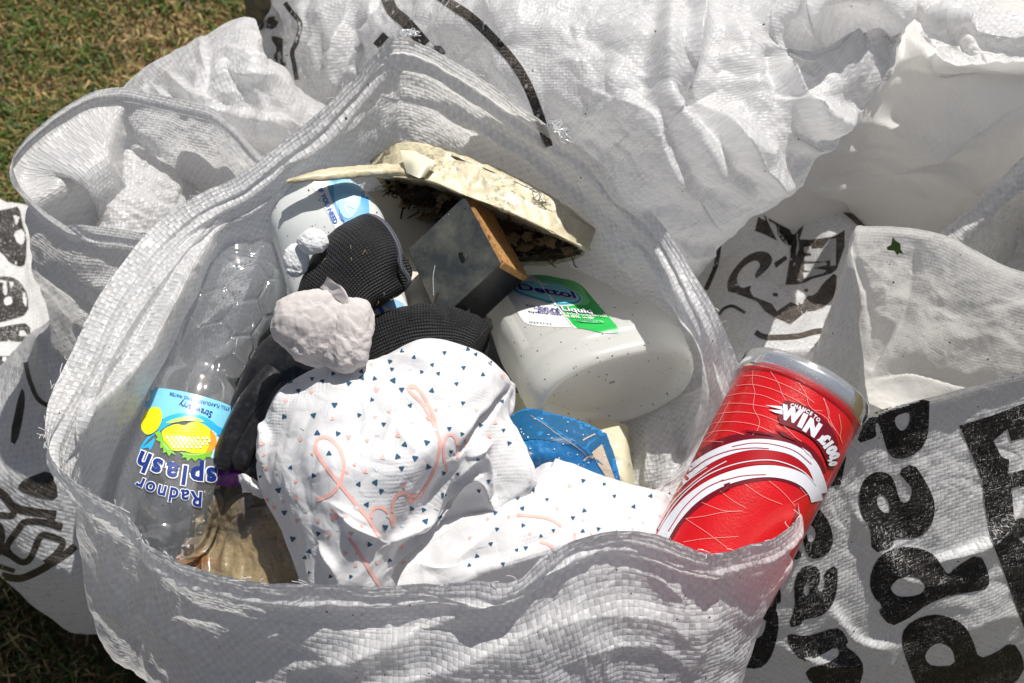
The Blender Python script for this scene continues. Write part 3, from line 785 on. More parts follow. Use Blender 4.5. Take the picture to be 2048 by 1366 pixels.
# ---- dim printed sack at the top, left of the big one, and the dark grey one behind it
dim = patch([[(520,-120,.42),(600,-130,.44),(700,-140,.46),(800,-140,.46),(900,-130,.44)],
             [(545,0,.42),(600,-10,.44),(680,-5,.46),(760,0,.47),(830,20,.44)],
             [(518,60,.36),(580,80,.41),(650,90,.44),(740,80,.45),(800,100,.42)],
             [(522,140,.33),(580,160,.38),(640,180,.41),(720,160,.43),(800,180,.40)],
             [(560,230,.30),(600,240,.34),(650,260,.37),(720,260,.38),(800,270,.36)],
             [(560,330,.24),(600,340,.26),(650,350,.28),(720,350,.3),(800,350,.3)]], 130, 150, M_SACK_SIDE, 13, .008, 40, .0015, 91,
            STK=[('f', [(690,20),(680,80),(670,150),(690,200)], 26, 9), ('F', [(740,10),(735,70),(700,130)], 20, 8), ('f', [(600,0),(610,60),(600,130)], 22, 6)], skirt=((.1, 0), (.004, 0)))
under(dim, dim.G, 'tlr', M_SACK_SIDE)
dim.tree(); z1 = Z(0, 0, 2.731)
decal(dim, poly_bm([chaikin(z1([(1395,185),(1450,100),(1500,85),(1532,100),(1500,165),(1450,150)]), 1)]), M_INK_BROWN, .0004)
decal(dim, poly_bm([chaikin(z1([(1478,205),(1500,195),(1560,215),(1582,270),(1555,385),(1520,350),(1490,310),(1520,270)]), 1)]), M_INK_BROWN, .0004)
inkband(dim, z1([(1558,15),(1590,60),(1640,130),(1622,225),(1598,285),(1610,360),(1622,435)]), 9, M_INK_BROWN)
tag(dim.build('printed_sack'), 'shaded white sack with broken black print between the tied and the huge sacks', 'sack', 'white woven sacks on the grass')
gry = patch([[(440,-160,.30),(520,-170,.40),(620,-170,.42),(700,-160,.4)], [(470,-60,.30),(520,-80,.38),(600,-90,.42),(700,-90,.4)],
             [(488,15,.26),(520,-20,.33),(560,-30,.38),(640,-30,.38)], [(492,48,.22),(520,30,.27),(548,8,.32),(620,20,.34)], [(515,90,.16),(540,80,.18),(570,70,.2),(620,70,.2)]], 60, 70, M_SACK_GREY, 10, .006, 40, .001, 95, skirt=((.08, 0), (.004, 0)))
tag(gry.build('grey_sack'), 'dark grey sack just showing at the top edge behind the shaded printed sack', 'sack')

# ---- the huge sack across the top right
big = patch([[(700,-190,.30),(860,-220,.42),(1020,-230,.50),(1200,-230,.54),(1400,-230,.56),(1560,-230,.55),(1720,-220,.52),(1880,-190,.44)],
             [(735,0,.46),(860,-10,.52),(1000,-10,.57),(1180,-10,.585),(1370,-10,.59),(1530,-20,.590),(1690,-20,.605),(1832,-10,.560)],
             [(700,110,.44),(840,110,.50),(980,110,.550),(1140,110,.580),(1320,110,.588),(1480,100,.582),(1640,90,.548),(1800,70,.525)],
             [(690,210,.40),(840,220,.455),(980,220,.525),(1140,220,.558),(1300,220,.574),(1440,210,.565),(1600,200,.550),(1762,162,.520)],
             [(720,320,.34),(860,330,.40),(1000,330,.475),(1150,330,.515),(1290,330,.545),(1420,320,.548),(1540,300,.535),(1680,262,.500)],
             [(780,420,.26),(920,430,.33),(1050,430,.40),(1180,430,.450),(1290,430,.495),(1390,420,.510),(1480,405,.508),(1585,372,.475)],
             [(820,520,.18),(950,520,.26),(1080,520,.32),(1200,520,.37),(1290,525,.425),(1360,515,.450),(1430,490,.455),(1500,452,.448)],
             [(860,600,.12),(980,600,.20),(1100,600,.25),(1200,600,.29),(1280,590,.33),(1340,575,.36),(1372,562,.38),(1402,546,.395)]],
            420, 560, M_SACK_BACK, 10, .009, 34, .0020, 101, soft=.004,
            STK=[(k_, p_, w_, a_ * 1.5) for k_, p_, w_, a_ in [('r', [(1700,-10),(1690,60),(1670,120)], 60, -16), ('r', [(1600,150),(1590,190)], 40, -10), ('f', [(1395,-20),(1400,60),(1375,140),(1350,200)], 46, 22), ('r', [(1345,0),(1335,90),(1325,170),(1340,230),(1420,330),(1500,390)], 22, 14),
                 ('r', [(1470,30),(1480,110),(1500,200),(1530,260)], 26, 8),
                 ('F', [(1390,200),(1440,290),(1500,345),(1510,385)], 50, 18),
                 ('F', [(1535,85),(1530,140),(1550,190),(1600,245)], 36, 16), ('r', [(1510,95),(1560,82),(1620,100),(1700,145)], 18, 13),
                 ('f', [(1640,90),(1700,130),(1750,80),(1800,20)], 40, 12), ('F', [(1620,-10),(1630,60),(1680,120)], 34, 12),
                 ('s', [(1640,200),(1610,260),(1580,330)], 14, 5), ('f', [(1530,210),(1600,225),(1700,215)], 26, 10), ('r', [(1590,240),(1660,225),(1720,240)], 20, 6),
                 ('f', [(1240,200),(1300,230),(1330,300),(1400,400)], 50, 8), ('r', [(1160,270),(1200,220),(1250,120),(1300,20)], 40, 6),
                 ('r', [(1180,330),(1300,400),(1400,470)], 30, 8), ('f', [(1340,460),(1420,500),(1440,520)], 24, 6), ('r', [(960,60),(1040,150),(1120,260)], 40, 4),
                 ('s', [(1480,360),(1550,340),(1600,300)], 16, 6), ('s', [(1530,280),(1480,300),(1420,290)], 18, 6), ('f', [(1560,260),(1640,290),(1670,250)], 20, 7)]],
            skirt=((.22, .05), (.08, .06), (.004, .05)))
under(big, big.G, 'tlr', M_SACK_BACK)
big.tree(); z2 = Z(500, 0, 2.731)
inkband(big, z2([(990,-60),(1100,25),(1200,90),(1290,170),(1400,290),(1480,400),(1540,520),(1600,690),(1630,800)]), 19, M_INK_BROWN)
inkband(big, z2([(745,-20),(780,60),(850,120),(960,245)]), 24, M_INK_BROWN); inkband(big, z2([(690,250),(745,190)]), 16, M_INK_BROWN)
decal(big, poly_bm([chaikin(z2([(990,262),(1010,248),(1050,252),(1075,290),(1060,300),(1020,285)]), 1)]), plain('grey_print', (.16, .16, .17), .5), .0004)
tag(big.build('large_sack'), 'huge bulging white sack with a thin black curved line, filling the top right', 'sack', 'white woven sacks on the grass')

# ---- smooth hazy sack under it at the right
thin = patch([[(1700,-200,.36),(1850,-200,.42),(2000,-200,.45),(2150,-200,.45),(2350,-200,.40)],
              [(1760,60,.46),(1850,60,.475),(1950,90,.48),(2060,110,.48),(2350,100,.44)],
              [(1700,180,.44),(1800,150,.46),(1930,150,.47),(2060,150,.47),(2350,150,.44)],
              [(1600,330,.40),(1740,260,.42),(1880,250,.44),(2060,240,.44),(2350,240,.40)],
              [(1520,420,.37),(1680,340,.38),(1840,330,.40),(2060,310,.41),(2350,300,.38)],
              [(1540,400,.365),(1690,382,.37),(1840,372,.38),(1990,360,.38),(2350,340,.36)],
              [(1600,392,.33),(1700,420,.34),(1820,440,.34),(1950,430,.34),(2350,400,.32)],
              [(1640,440,.28),(1720,500,.29),(1820,520,.29),(1940,520,.28),(2350,480,.27)]], 200, 260, M_SACK_THIN, 8, .006, 30, .0008, 111, soft=.003,
             STK=[('f', [(1740,310),(1900,330),(1960,385),(1970,420)], 24, 9), ('f', [(1740,240),(1830,260),(1930,270)], 40, 8), ('f', [(1640,300),(1760,290),(1860,300)], 30, 5), ('F', [(1790,330),(1865,290),(1930,262),(2080,190)], 30, 14), ('f', [(1800,60),(1850,110),(1900,140),(1960,150)], 20, 8),
                  ('r', [(1600,375),(1700,355),(1830,325)], 24, 5), ('F', [(1740,200),(1790,130),(1810,60)], 22, 8), ('f', [(1760,240),(1860,280),(2000,300)], 40, 5), ('r', [(1830,330),(1930,360),(1950,380)], 16, 8)],
             skirt=((.12, 0), (.004, 0)))
under(thin, thin.G, 'tlr', M_SACK_THIN)
tag(thin.build('smooth_sack'), 'smooth hazy white sack stretched taut below the huge sack at the right', 'sack', 'white woven sacks on the grass')

def strip(rows, nv, nu, mat, name, label, amp=.002, f=40, seed=5, STK=()):
    s = patch(rows, nv, nu, mat, f * .5, amp, f * 1.6, amp * .5, seed, STK=STK); return tag(s.build(name), label, 'sack', 'white woven sacks on the grass')
strip([[(1815,-30,.545),(1880,-10,.55),(1950,-10,.55),(2010,20,.55),(2120,30,.55),(2260,20,.55)],
       [(1822,20,.54),(1870,38,.55),(1935,40,.555),(1965,72,.55),(2060,78,.55),(2260,70,.55)],
       [(1838,62,.50),(1890,75,.51),(1940,72,.52),(1975,105,.515),(2060,112,.515),(2260,100,.51)],
       [(1870,100,.485),(1930,125,.485),(1960,130,.485),(2000,130,.485),(2060,128,.485),(2260,120,.48)],
       [(1880,140,.40),(1930,160,.38),(1960,170,.38),(2000,170,.38),(2060,170,.38),(2260,160,.38)],
       [(1880,190,.004),(1930,200,.004),(1960,200,.004),(2000,200,.004),(2060,200,.004),(2260,200,.004)]], 110, 170, M_SACK_SIDE, 'hemmed_sack',
      'white sack with a stitched hem folded over at the top right corner', .006, 30, 121, STK=[('r', [(1970,95),(2040,102),(2200,98)], 7, 3), ('r', [(1970,80),(2040,86),(2200,80)], 5, 2), ('f', [(1890,40),(1940,80),(1960,110)], 22, 9), ('F', [(1835,20),(1870,60),(1900,100)], 22, 8), ('r', [(1830,10),(1900,30),(1950,30)], 12, 6)])
strip([[(2300,120,.46),(2220,200,.455),(2120,262,.45),(2050,312,.445),(1985,370,.43),(1900,450,.41),(1800,520,.38),(1700,600,.35)],
       [(2300,160,.45),(2230,240,.45),(2150,300,.445),(2075,350,.44),(2010,400,.43),(1925,478,.41),(1835,545,.38),(1720,620,.35)],
       [(2320,230,.42),(2260,320,.42),(2200,400,.42),(2110,400,.41),(2045,390,.40),(1985,470,.39),(1880,560,.37),(1760,640,.34)],
       [(2330,300,.25),(2270,420,.25),(2220,480,.25),(2150,480,.25),(2070,480,.25),(2000,560,.25),(1900,640,.25),(1790,690,.24)],
       [(2330,300,.004),(2270,420,.004),(2220,480,.004),(2150,480,.004),(2070,480,.004),(2000,560,.004),(1900,640,.004),(1790,690,.004)]], 120, 220, M_SACK_SIDE, 'folded_sack',
      'white sack whose bright seamed edge runs slanting down the right side', .004, 40, 131, STK=[('f', [(2048,345),(1980,400),(1880,490),(1780,560)], 12, 4), ('s', [(2048,370),(1960,440),(1860,520)], 8, 3)])
# ---- shaded grey-print sack mouth at the right edge
shade = patch([[(1880,330,.34),(1960,330,.36),(2050,320,.38),(2350,300,.38)], [(1800,470,.31),(1900,430,.33),(2020,400,.34),(2350,380,.35)], [(1760,560,.29),(1880,520,.30),(2000,490,.31),(2350,460,.31)], [(1780,640,.26),(1900,620,.26),(2020,600,.26),(2350,560,.26)]], 90, 130, M_SACK_DULL, 11, .006, 40, .0015, 141, skirt=((.004, 0),))
tag(shade.build('dusty_sack'), 'dusty greyish sack lying in shade behind the leaf-spotted sack at the right edge', 'sack', 'white woven sacks on the grass')

# ---- crumpled printed sack between the main one and the leaf-spotted one
pr = patch([[(1330,420,.30),(1420,400,.31),(1500,380,.32),(1570,375,.325),(1640,365,.33),(1700,380,.32),(1780,400,.29)],
            [(1350,520,.30),(1420,480,.325),(1490,440,.335),(1560,430,.32),(1610,425,.335),(1700,440,.34),(1780,450,.31)],
            [(1370,590,.29),(1430,560,.31),(1490,520,.33),(1550,510,.325),(1600,500,.32),(1690,510,.345),(1790,520,.33)],
            [(1380,640,.30),(1440,605,.345),(1500,580,.355),(1560,575,.335),(1620,565,.33),(1690,580,.345),(1790,590,.34)],
            [(1400,680,.33),(1460,640,.37),(1520,625,.37),(1580,625,.36),(1640,620,.355),(1700,625,.355),(1790,630,.35)],
            [(1420,740,.36),(1480,690,.385),(1540,680,.385),(1600,682,.38),(1660,680,.37),(1720,680,.36),(1800,680,.35)],
            [(1430,800,.35),(1500,760,.375),(1560,735,.375),(1620,725,.37),(1670,725,.36),(1730,730,.35),(1800,730,.34)],
            [(1450,900,.27),(1520,880,.28),(1580,860,.28),(1640,850,.28),(1690,850,.28),(1740,840,.28),(1800,830,.28)]], 260, 260, M_SACK_BACK, 11, .0028, 45, .0007, 151,
           STK=[('f', [(1520,410),(1540,470),(1580,520)], 24, 14), ('F', [(1620,390),(1610,450),(1590,520)], 22, 12), ('r', [(1440,600),(1520,580),(1580,590)], 14, 7),
                ('f', [(1480,700),(1510,650),(1500,610)], 22, 8), ('f', [(1610,630),(1650,670),(1720,650)], 20, 8), ('s', [(1390,560),(1450,520),(1530,480)], 16, 5)], skirt=((.1, 0), (.004, 0)))
pr.tree(); zp = Z(1380, 380, 2.627)
def ink(t, pts, holes=(), mat=None, n=1, z=zp, off=.0004): decal(t, poly_bm([chaikin(z(pts), n)] + [chaikin(z(h), n) for h in holes]), mat or M_INK_BROWN, off, res=7)
ink(pr, [(205,545),(193,500),(215,440),(270,370),(330,328),(400,322),(434,358),(422,400),(370,452),(342,470),(340,440),(372,398),(350,368),(300,388),(258,430),(243,480),(270,522),(325,500),(310,532)])
ink(pr, [(405,160),(440,110),(500,80),(560,82),(602,110),(600,180),(578,250),(560,295),(500,290),(462,240),(455,190),(440,175)], [[(528,205),(560,188),(567,215),(545,238),(528,222)]])
ink(pr, [(340,215),(358,143),(395,162),(378,108),(392,115),(402,155),(458,268),(390,235)], n=0); ink(pr, [(440,385),(500,345),(510,362),(450,412)], n=0)
ink(pr, [(500,500),(520,380),(530,300),(550,258),(640,262),(760,245),(812,212),(812,300),(772,418),(745,440),(640,470),(600,490),(560,498)], n=0)
WH = M_SACK_BACK
for q in ([(600,300),(640,296),(640,312),(700,308),(735,262),(768,258),(768,400),(740,402),(738,372),(700,380),(600,376),(604,352),(640,350),(640,335),(600,330)],
          [(600,395),(720,380),(722,398),(650,412),(720,425),(700,445),(600,425)], [(590,440),(660,430),(690,445),(600,470)]): ink(pr, q, n=0, mat=WH, off=.0008)
ink(pr, [(240,545),(312,523),(330,560),(430,600),(455,640),(530,590),(602,625),(610,640),(528,707),(440,668),(395,640),(350,585)], n=0)
ink(pr, [(560,590),(600,560),(660,555),(700,490),(775,425),(765,540),(740,590),(680,632),(600,642)])
for q in ([(360,530),(450,525),(480,545),(520,560),(500,600),(450,590),(400,570)], [(545,545),(575,505),(640,498),(655,540),(600,575),(590,610),(560,590)], [(640,500),(670,480),(690,520),(650,545)]): ink(pr, q, mat=WH, off=.0008)
for q in ([(425,545),(455,545),(460,565),(435,565)], [(590,530),(620,525),(615,548)]): ink(pr, q, mat=M_INK_BROWN, off=.0012)
for pts, w in (([(640,12),(700,35),(790,95),(860,150),(910,200)], 11), ([(155,290),(135,400),(85,525)], 9), ([(155,655),(180,625),(225,612),(290,648)], 6), ([(342,748),(400,775),(560,770),(660,745),(742,738)], 11), ([(765,768),(800,735),(870,690),(935,665)], 8)):
    inkband(pr, zp(pts), w, M_INK_BROWN)
tag(pr.build('printed_sack'), 'crumpled white sack with small folded black print between the red can and the huge sack', 'sack', 'white woven sacks on the grass')

# ---- lower right sack: stiff folded-back mouth with a leaf on it, big worn letters down its front
RR = [(1710,455,.480),(1735,452,.484),(1775,452,.486),(1830,456,.486),(1890,470,.482),(1950,500,.476),(2020,535,.470),(2120,560,.466),(2300,580,.46),
      (2420,620,.455),(2440,680,.45),(2330,672,.455),(2200,700,.46),(2110,725,.462),(2040,746,.464),(1960,766,.464),(1870,792,.463),(1790,815,.460),(1720,840,.455),(1640,890,.44),(1560,930,.41),
      (1500,900,.37),(1500,800,.36),(1560,740,.355),(1640,705,.36),(1705,690,.375),(1722,650,.40),(1722,600,.425),(1712,550,.45),(1702,500,.47)]
rr = wrow(RR); cR = rr.mean(0)
tr_ = np.roll(rr, -1, 0) - np.roll(rr, 1, 0); tr_[:, 2] = 0; tr_ /= np.linalg.norm(tr_, axis=1, keepdims=True)
oR = np.stack([-tr_[:, 1], tr_[:, 0], 0 * tr_[:, 0]], 1)
if ((rr - cR) * oR).sum() < 0: oR = -oR
oR = (oR + np.roll(oR, 1, 0) + np.roll(oR, -1, 0)); oR /= np.linalg.norm(oR, axis=1, keepdims=True)
front = np.clip(-oR[:, 1] * 1.4, 0, 1); backr = 1 - front
def levr(o, d, zmin=.004):
    P = rr + oR * np.asarray(o, float).reshape(-1, 1); P = P.copy(); P[:, 2] = np.maximum(rr[:, 2] - d, zmin); return P
rowsR = [rr, levr(.001 * front, .012), levr(.012 * front - .004 * backr, .04), levr(.035 * front - .012 * backr, .085), levr(.062 * front - .02 * backr, .14), levr(.08 * front, .20), levr(.09 * front, .28), levr(.08 * front, .36), levr(.04 * front, .46)]
GR = gridof(rowsR, 240, 620, True); NR = gnorm(GR, True); uvr = arcuv(GR, True); dvr = uvr[..., 1][:, :620]
dr = (.0036 * crumple(GR, 9, 161, .8, 2) + .0009 * crumple(GR, 38, 164, .6, 2)) * np.clip(dvr / .03, .2, 1)
dr += .0012 * pn(GR, 28, 9) * np.exp(-(dvr / .02) ** 2)
STR = [('f', [(1940,1100),(2000,1060),(2048,1000)], 26, 7), ('F', [(1700,1010),(1800,1150),(1950,1160)], 50, 6), ('f', [(1650,1200),(1720,1280),(1800,1290)], 30, 6), ('f', [(1560,1290),(1640,1320),(1730,1330)], 24, 5),
       ('f', [(1850,1120),(1950,1090),(1985,1050)], 18, 6), ('r', [(1700,450),(1712,520),(1738,600),(1742,690)], 7, 2), ('f', [(1790,640),(1760,700),(1740,740)], 24, 5),
       ('s', [(1830,470),(1820,560),(1800,650),(1760,720)], 22, 3), ('F', [(1740,755),(1830,740),(1950,770)], 22, 5), ('s', [(1840,1300),(1960,1240),(2048,1230)], 26, 5)]
NR2 = NR * face_cam(GR, NR)[..., None]
GR2 = GR + NR2 * dr[..., None] + NR * strokes(GR, NR, STR)[..., None]; GR2[..., 2] = np.maximum(GR2[..., 2], .002)
# the mouth is creamier cloth inside, greyer outside
isin = 0
rs_ = Surf().grid(GR2, M_SACK_CREAM, True, uv=uvr)
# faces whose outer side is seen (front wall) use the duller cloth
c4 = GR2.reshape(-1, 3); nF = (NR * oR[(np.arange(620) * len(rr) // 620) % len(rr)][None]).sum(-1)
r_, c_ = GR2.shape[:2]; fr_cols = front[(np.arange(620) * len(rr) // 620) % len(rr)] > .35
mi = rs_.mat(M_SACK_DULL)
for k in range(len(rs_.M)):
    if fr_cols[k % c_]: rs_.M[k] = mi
rs_.tree(); zb = Z(1380, 780, 2.331)
def inkb(pts, holes=(), n=1): ink(rs_, pts, holes, M_INK, n, zb)
inkb([(775,250),(800,170),(846,112),(884,92),(1000,62),(1116,36),(1114,90),(1112,180),(1100,240),(1060,290),(1000,320),(950,318),(920,290),(905,240),(895,200),(870,140),(862,180),(870,212),(850,225)], [[(958,118),(1022,98),(1022,150),(1000,187),(975,188),(952,150)]])
inkb([(965,378),(1040,338),(1095,420),(1135,500),(1142,570),(1120,640),(1070,685),(1020,690),(945,690),(948,732),(850,762),(838,635),(800,590),(785,520),(795,440),(830,395),(880,376),(930,390),(955,430),(975,510),(1000,530),(1028,505),(1035,460),(1012,430)], [[(868,498),(900,486),(925,520),(932,570),(900,572),(873,540)]])
inkb([(935,1102),(872,1030),(900,1008),(850,960),(833,890),(860,800),(920,745),(1000,728),(1080,738),(1140,768),(1180,830),(1202,862),(1240,820),(1350,756),(1392,850),(1394,922),(1320,940),(1200,960),(1100,1000),(1030,1055),(1000,1072)], [[(935,910),(985,868),(1060,872),(1098,910),(1085,945),(1030,962),(970,962),(940,938)]])
inkb([(982,1170),(1000,1100),(1080,1052),(1160,1043),(1240,1068),(1290,1110),(1320,1170),(1345,1252),(1420,1225),(1500,1168),(1552,1240),(1557,1320),(1450,1420),(1200,1460),(1080,1440),(1010,1270)], [[(1093,1230),(1130,1185),(1180,1178),(1225,1210),(1238,1282),(1130,1287),(1100,1262)]])
inkb([(520,528),(570,530),(620,570),(650,620),(669,690),(655,750),(610,782),(560,787),(532,740),(520,650),(497,630),(480,690),(492,725),(527,770),(488,797),(440,750),(428,700),(500,600)], [[(540,640),(563,623),(587,660),(580,702),(555,712),(545,680)]])
inkb([(486,900),(505,840),(550,814),(600,825),(609,880),(590,925),(612,942),(632,900),(620,850),(685,810),(689,900),(675,980),(640,1030),(600,1058),(520,1070),(520,1097),(455,1107),(490,1010),(485,940)], [[(528,912),(550,898),(557,950),(535,962)]])
inkb([(450,1130),(540,1150),(650,1112),(700,1107),(742,1170),(720,1190),(780,1230),(812,1290),(790,1380),(700,1440),(560,1366),(530,1300),(650,1270),(697,1235),(685,1192),(600,1240),(520,1267),(460,1190)])
inkb([(325,865),(405,853),(432,985),(397,1000),(417,1080),(402,1180),(370,1262),(320,1300),(240,1292),(190,1240),(163,1170),(180,1110),(240,1060),(290,950)], [[(248,1090),(270,1060),(356,1063),(350,1112),(330,1152),(280,1162),(245,1130)]])
inkb([(722,250),(716,300),(728,310),(702,440),(588,462),(640,380)], n=0)
inkb([(70,1380),(95,1352),(150,1345),(225,1372),(225,1450),(70,1450)])
inkb([(1253,165),(1400,120),(1640,30),(1640,200),(1495,237),(1478,180),(1413,235),(1450,310),(1487,325),(1482,388),(1640,350),(1640,430),(1497,457),(1512,600),(1640,585),(1640,660),(1530,690),(1640,800),(1640,1150),(1560,1120),(1500,960),(1455,830),(1400,690),(1367,500),(1362,430),(1320,320)], n=0)
right_sack = tag(rs_.build('lettered_sack'), 'white sack at the lower right with tall worn black letters down its front', 'sack', 'white woven sacks on the grass')
# ------------------------------------------------------------------ litter helpers
def se(phi, e):
    c, s = np.cos(phi), np.sin(phi)
    return np.sign(c) * np.abs(c) ** (2 / e), np.sign(s) * np.abs(s) ** (2 / e)
def tube(C, A, B, ra, rb, nv, nu, e=2.0):
    """closed sections: centres C, unit vectors A,B (per section or one), half widths"""
    C = _cr(C, nv, False); k = len(ra)
    ra = _cr(np.array(ra, float)[:, None], nv, False)[:, 0]; rb = _cr(np.array(rb, float)[:, None], nv, False)[:, 0]
    A = np.broadcast_to(np.asarray(A, float), (k, 3)); B = np.broadcast_to(np.asarray(B, float), (k, 3))
    A = _cr(A, nv, False); B = _cr(B, nv, False)
    phi = np.arange(nu) / nu * 2 * np.pi
    ea = np.broadcast_to(np.asarray(e, float), (k,)); ea = _cr(ea[:, None], nv, False)[:, 0]
    out = np.zeros((nv, nu, 3))
    for i in range(nv):
        x, y = se(phi, ea[i]); out[i] = C[i] + x[:, None] * A[i] * max(ra[i], 1e-5) + y[:, None] * B[i] * max(rb[i], 1e-5)
    return out
def nz(v): v = np.asarray(v, float); return v / np.maximum(np.linalg.norm(v, axis=-1, keepdims=True), 1e-12)
def vtube(secs, nv=80, nu=48, e=2.0, cross=None):
    """tube through (px,py,z,ra,rb): ra across the picture, rb along the line of sight"""
    a = np.array(secs, float); C = W(a[:, 0], a[:, 1], a[:, 2]); T = nz(np.gradient(C, axis=0))
    V = nz(CAM - C); A = nz(np.cross(T, V)) if cross is None else np.broadcast_to(nz(cross), T.shape); B = nz(np.cross(A, T))
    return tube(C, A, B, a[:, 3], a[:, 4], nv, nu, e)
def txt(target, s, cx, cy, dx, dy, h, mat, off=.0003, bold=0.0, asp=1.0, shear=0.0, up=None, into=None, res=10):
    """text centred at photo pixel (cx,cy), running along (dx,dy), letters h pixels tall"""
    bm = text_bm(s, bold); L = math.hypot(dx, dy); ux, uy = dx / L, dy / L
    vx, vy = (uy, -ux) if up is None else up
    sc = h / .73
    for v in bm.verts:
        x, y = v.co.x * asp, v.co.y; x += shear * y
        v.co.x = cx + (x * ux + y * vx) * sc; v.co.y = cy + (x * uy + y * vy) * sc
    decal(target, bm, mat, off, into=into, res=res)
def patchS(rows, nv, nu, mat, f1=20, a1=.002, f2=60, a2=.0006, seed=1, STK=()):
    return patch(rows, nv, nu, mat, f1, a1, f2, a2, seed, STK=STK)
def blob(P, T, r, n, mat, surf): pass
def twig(surf, pts, r, mat, n=10):
    P = _cr(np.array(pts, float), n, False); T = nz(np.gradient(P, axis=0)); A = nz(np.cross(T, [.3, .2, .9])); B = np.cross(T, A)
    surf.grid(tube(P, nz([1, 0, 0]), nz([0, 1, 0]), [r] * 4, [r] * 4, n, 5) if False else
              np.stack([P + r * (np.cos(t) * A + np.sin(t) * B) for t in np.arange(5) / 5 * 2 * np.pi], 1), mat, True)

# ------------------------------------------------------------------ clear drink bottle, upside down
M_PET = clear_mat('clear_pet', haze=.17, rough=.07); M_LBL = lambda n, c, **k: plain(n, c, .35, spec=.5, **k)
wb = vtube([(492,488,.462,.004,.004),(491,492,.462,.018,.018),(488,500,.461,.027,.027),(484,516,.460,.0315,.0315),(478,545,.457,.0328,.0328),(470,590,.453,.0328,.0328),(448,650,.447,.0315,.0315),
            (430,700,.441,.0292,.0292),(415,745,.437,.0262,.0262),(409,762,.4355,.0262,.0262),(402,782,.434,.0285,.0285),(392,815,.431,.0298,.0298),(376,870,.427,.0312,.0312),(356,930,.422,.0322,.0322),
            (340,990,.416,.0325,.0325),(330,1040,.409,.0318,.0318),(322,1085,.401,.0275,.0275),(317,1115,.393,.020,.020),(313,1140,.386,.014,.014),(311,1160,.38,.0135,.0135)], 420, 300)
Cw = wb.mean(1); sw = np.r_[0, np.cumsum(np.linalg.norm(np.diff(Cw, axis=0), axis=1))]
phw = np.arange(300) / 300 * 2 * np.pi; rw = np.linalg.norm(wb - Cw[:, None], axis=-1)
Nw = (wb - Cw[:, None]) / np.maximum(rw[..., None], 1e-6)
S_, Ph = np.meshgrid(sw, phw, indexing='ij')
pet = np.clip(1 - S_ / .034, 0, 1) ** 1.2 * (-.0075) * (1 - np.abs(np.cos(Ph * 2.5 + .4))) ** 1.6       # petal foot
def hexd(x, y):
    r3 = math.sqrt(3); q = lambda a, b: (a - np.round(a)) * 1.0
    ax = x - np.round(x); ay = y - r3 * np.round(y / r3)
    bx = x - .5 - np.round(x - .5); by = y - r3 / 2 - r3 * np.round((y - r3 / 2) / r3)
    sel = ax * ax + ay * ay < bx * bx + by * by
    cx = np.where(sel, ax, bx); cy = np.where(sel, ay, by)
    return .5 - np.maximum(np.abs(cx), np.abs(cx) * .5 + np.abs(cy) * r3 / 2)
hx = hexd(Ph / (2 * np.pi) * 9 + S_ * 12, S_ / .0205 * .86)
hexz = np.clip((S_ - .026) / .004, 0, 1) * np.clip((.083 - S_) / .004, 0, 1)
emb = -.0014 * np.exp(-(hx / .034) ** 2) * hexz
ringz = -.0006 * np.exp(-((S_ - .024) / .0012) ** 2) - .0004 * np.exp(-((S_ - .150) / .001) ** 2)
wob = .0007 * pn(wb, 40, 3) * np.clip((S_ - .09) / .02, 0, 1) + .0005 * pn(wb, 25, 7)
wb2 = wb + Nw * (pet + emb + ringz + wob)[..., None]
wbs = Surf().grid(wb2, M_PET, True, cap0=True); wbs.tree()
lab = Surf(); zw = Z(200, 750, 3.1775)
lb = lambda pts, n, c, off, nn=1: decal(wbs, poly_bm([chaikin(zw(pts), nn)]), c, off, into=lab, res=10)
C_LB = M_LBL('label_light_blue', (.22, .60, .82)); C_BB = M_LBL('label_bright_blue', (.03, .42, .80)); C_PB = M_LBL('label_pale_splash', (.55, .78, .92))
C_YE = M_LBL('label_berry_yellow', (.80, .74, .02)); C_OR = M_LBL('label_berry_orange', (.80, .36, .03)); C_GR = M_LBL('label_leaf_green', (.20, .52, .04)); C_LG = M_LBL('label_leaf_pale', (.45, .68, .15))
C_NV = M_LBL('label_navy', (.012, .035, .22)); C_WH = M_LBL('label_white', (.80, .82, .84)); C_YO = M_LBL('label_yellow_disc', (.80, .72, .01))
lb([(330,80),(420,88),(500,100),(600,122),(700,150),(800,182),(898,238),(875,300),(835,374),(790,372),(745,378),(700,335),(640,300),(560,275),(470,270),(400,285),(330,262),(288,214),(292,150),(305,100)], 1, C_LB, .0003)
lb([(380,300),(430,262),(520,240),(620,248),(700,285),(760,340),(835,350),(815,372),(748,378),(742,400),(690,345),(640,300),(560,285),(480,300),(420,330),(370,368),(320,400),(268,470),(250,490),(262,455),(300,400)], 1, C_BB, .0005)
lb([(700,340),(745,380),(760,430),(750,470),(768,490),(740,528),(690,530),(700,480),(735,440),(725,390)], 1, C_PB, .0005)
lb([(262,470),(330,420),(350,395),(350,425),(318,490),(315,460),(280,470)], 1, C_BB, .00055)
lb([(418,305),(470,280),(560,262),(640,280),(665,305),(600,296),(540,292),(480,305),(430,312)], 1, C_LG, .0007)
lb([(390,365),(420,338),(490,310),(530,325),(570,305),(615,298),(665,318),(708,355),(736,410),(728,455),(700,490),(640,502),(580,497),(525,480),(480,487),(440,468),(408,420)], 1, C_YE, .0008)
lb([(690,345),(722,370),(738,415),(728,458),(700,490),(660,500),(688,450),(700,400)], 1, C_OR, .001)
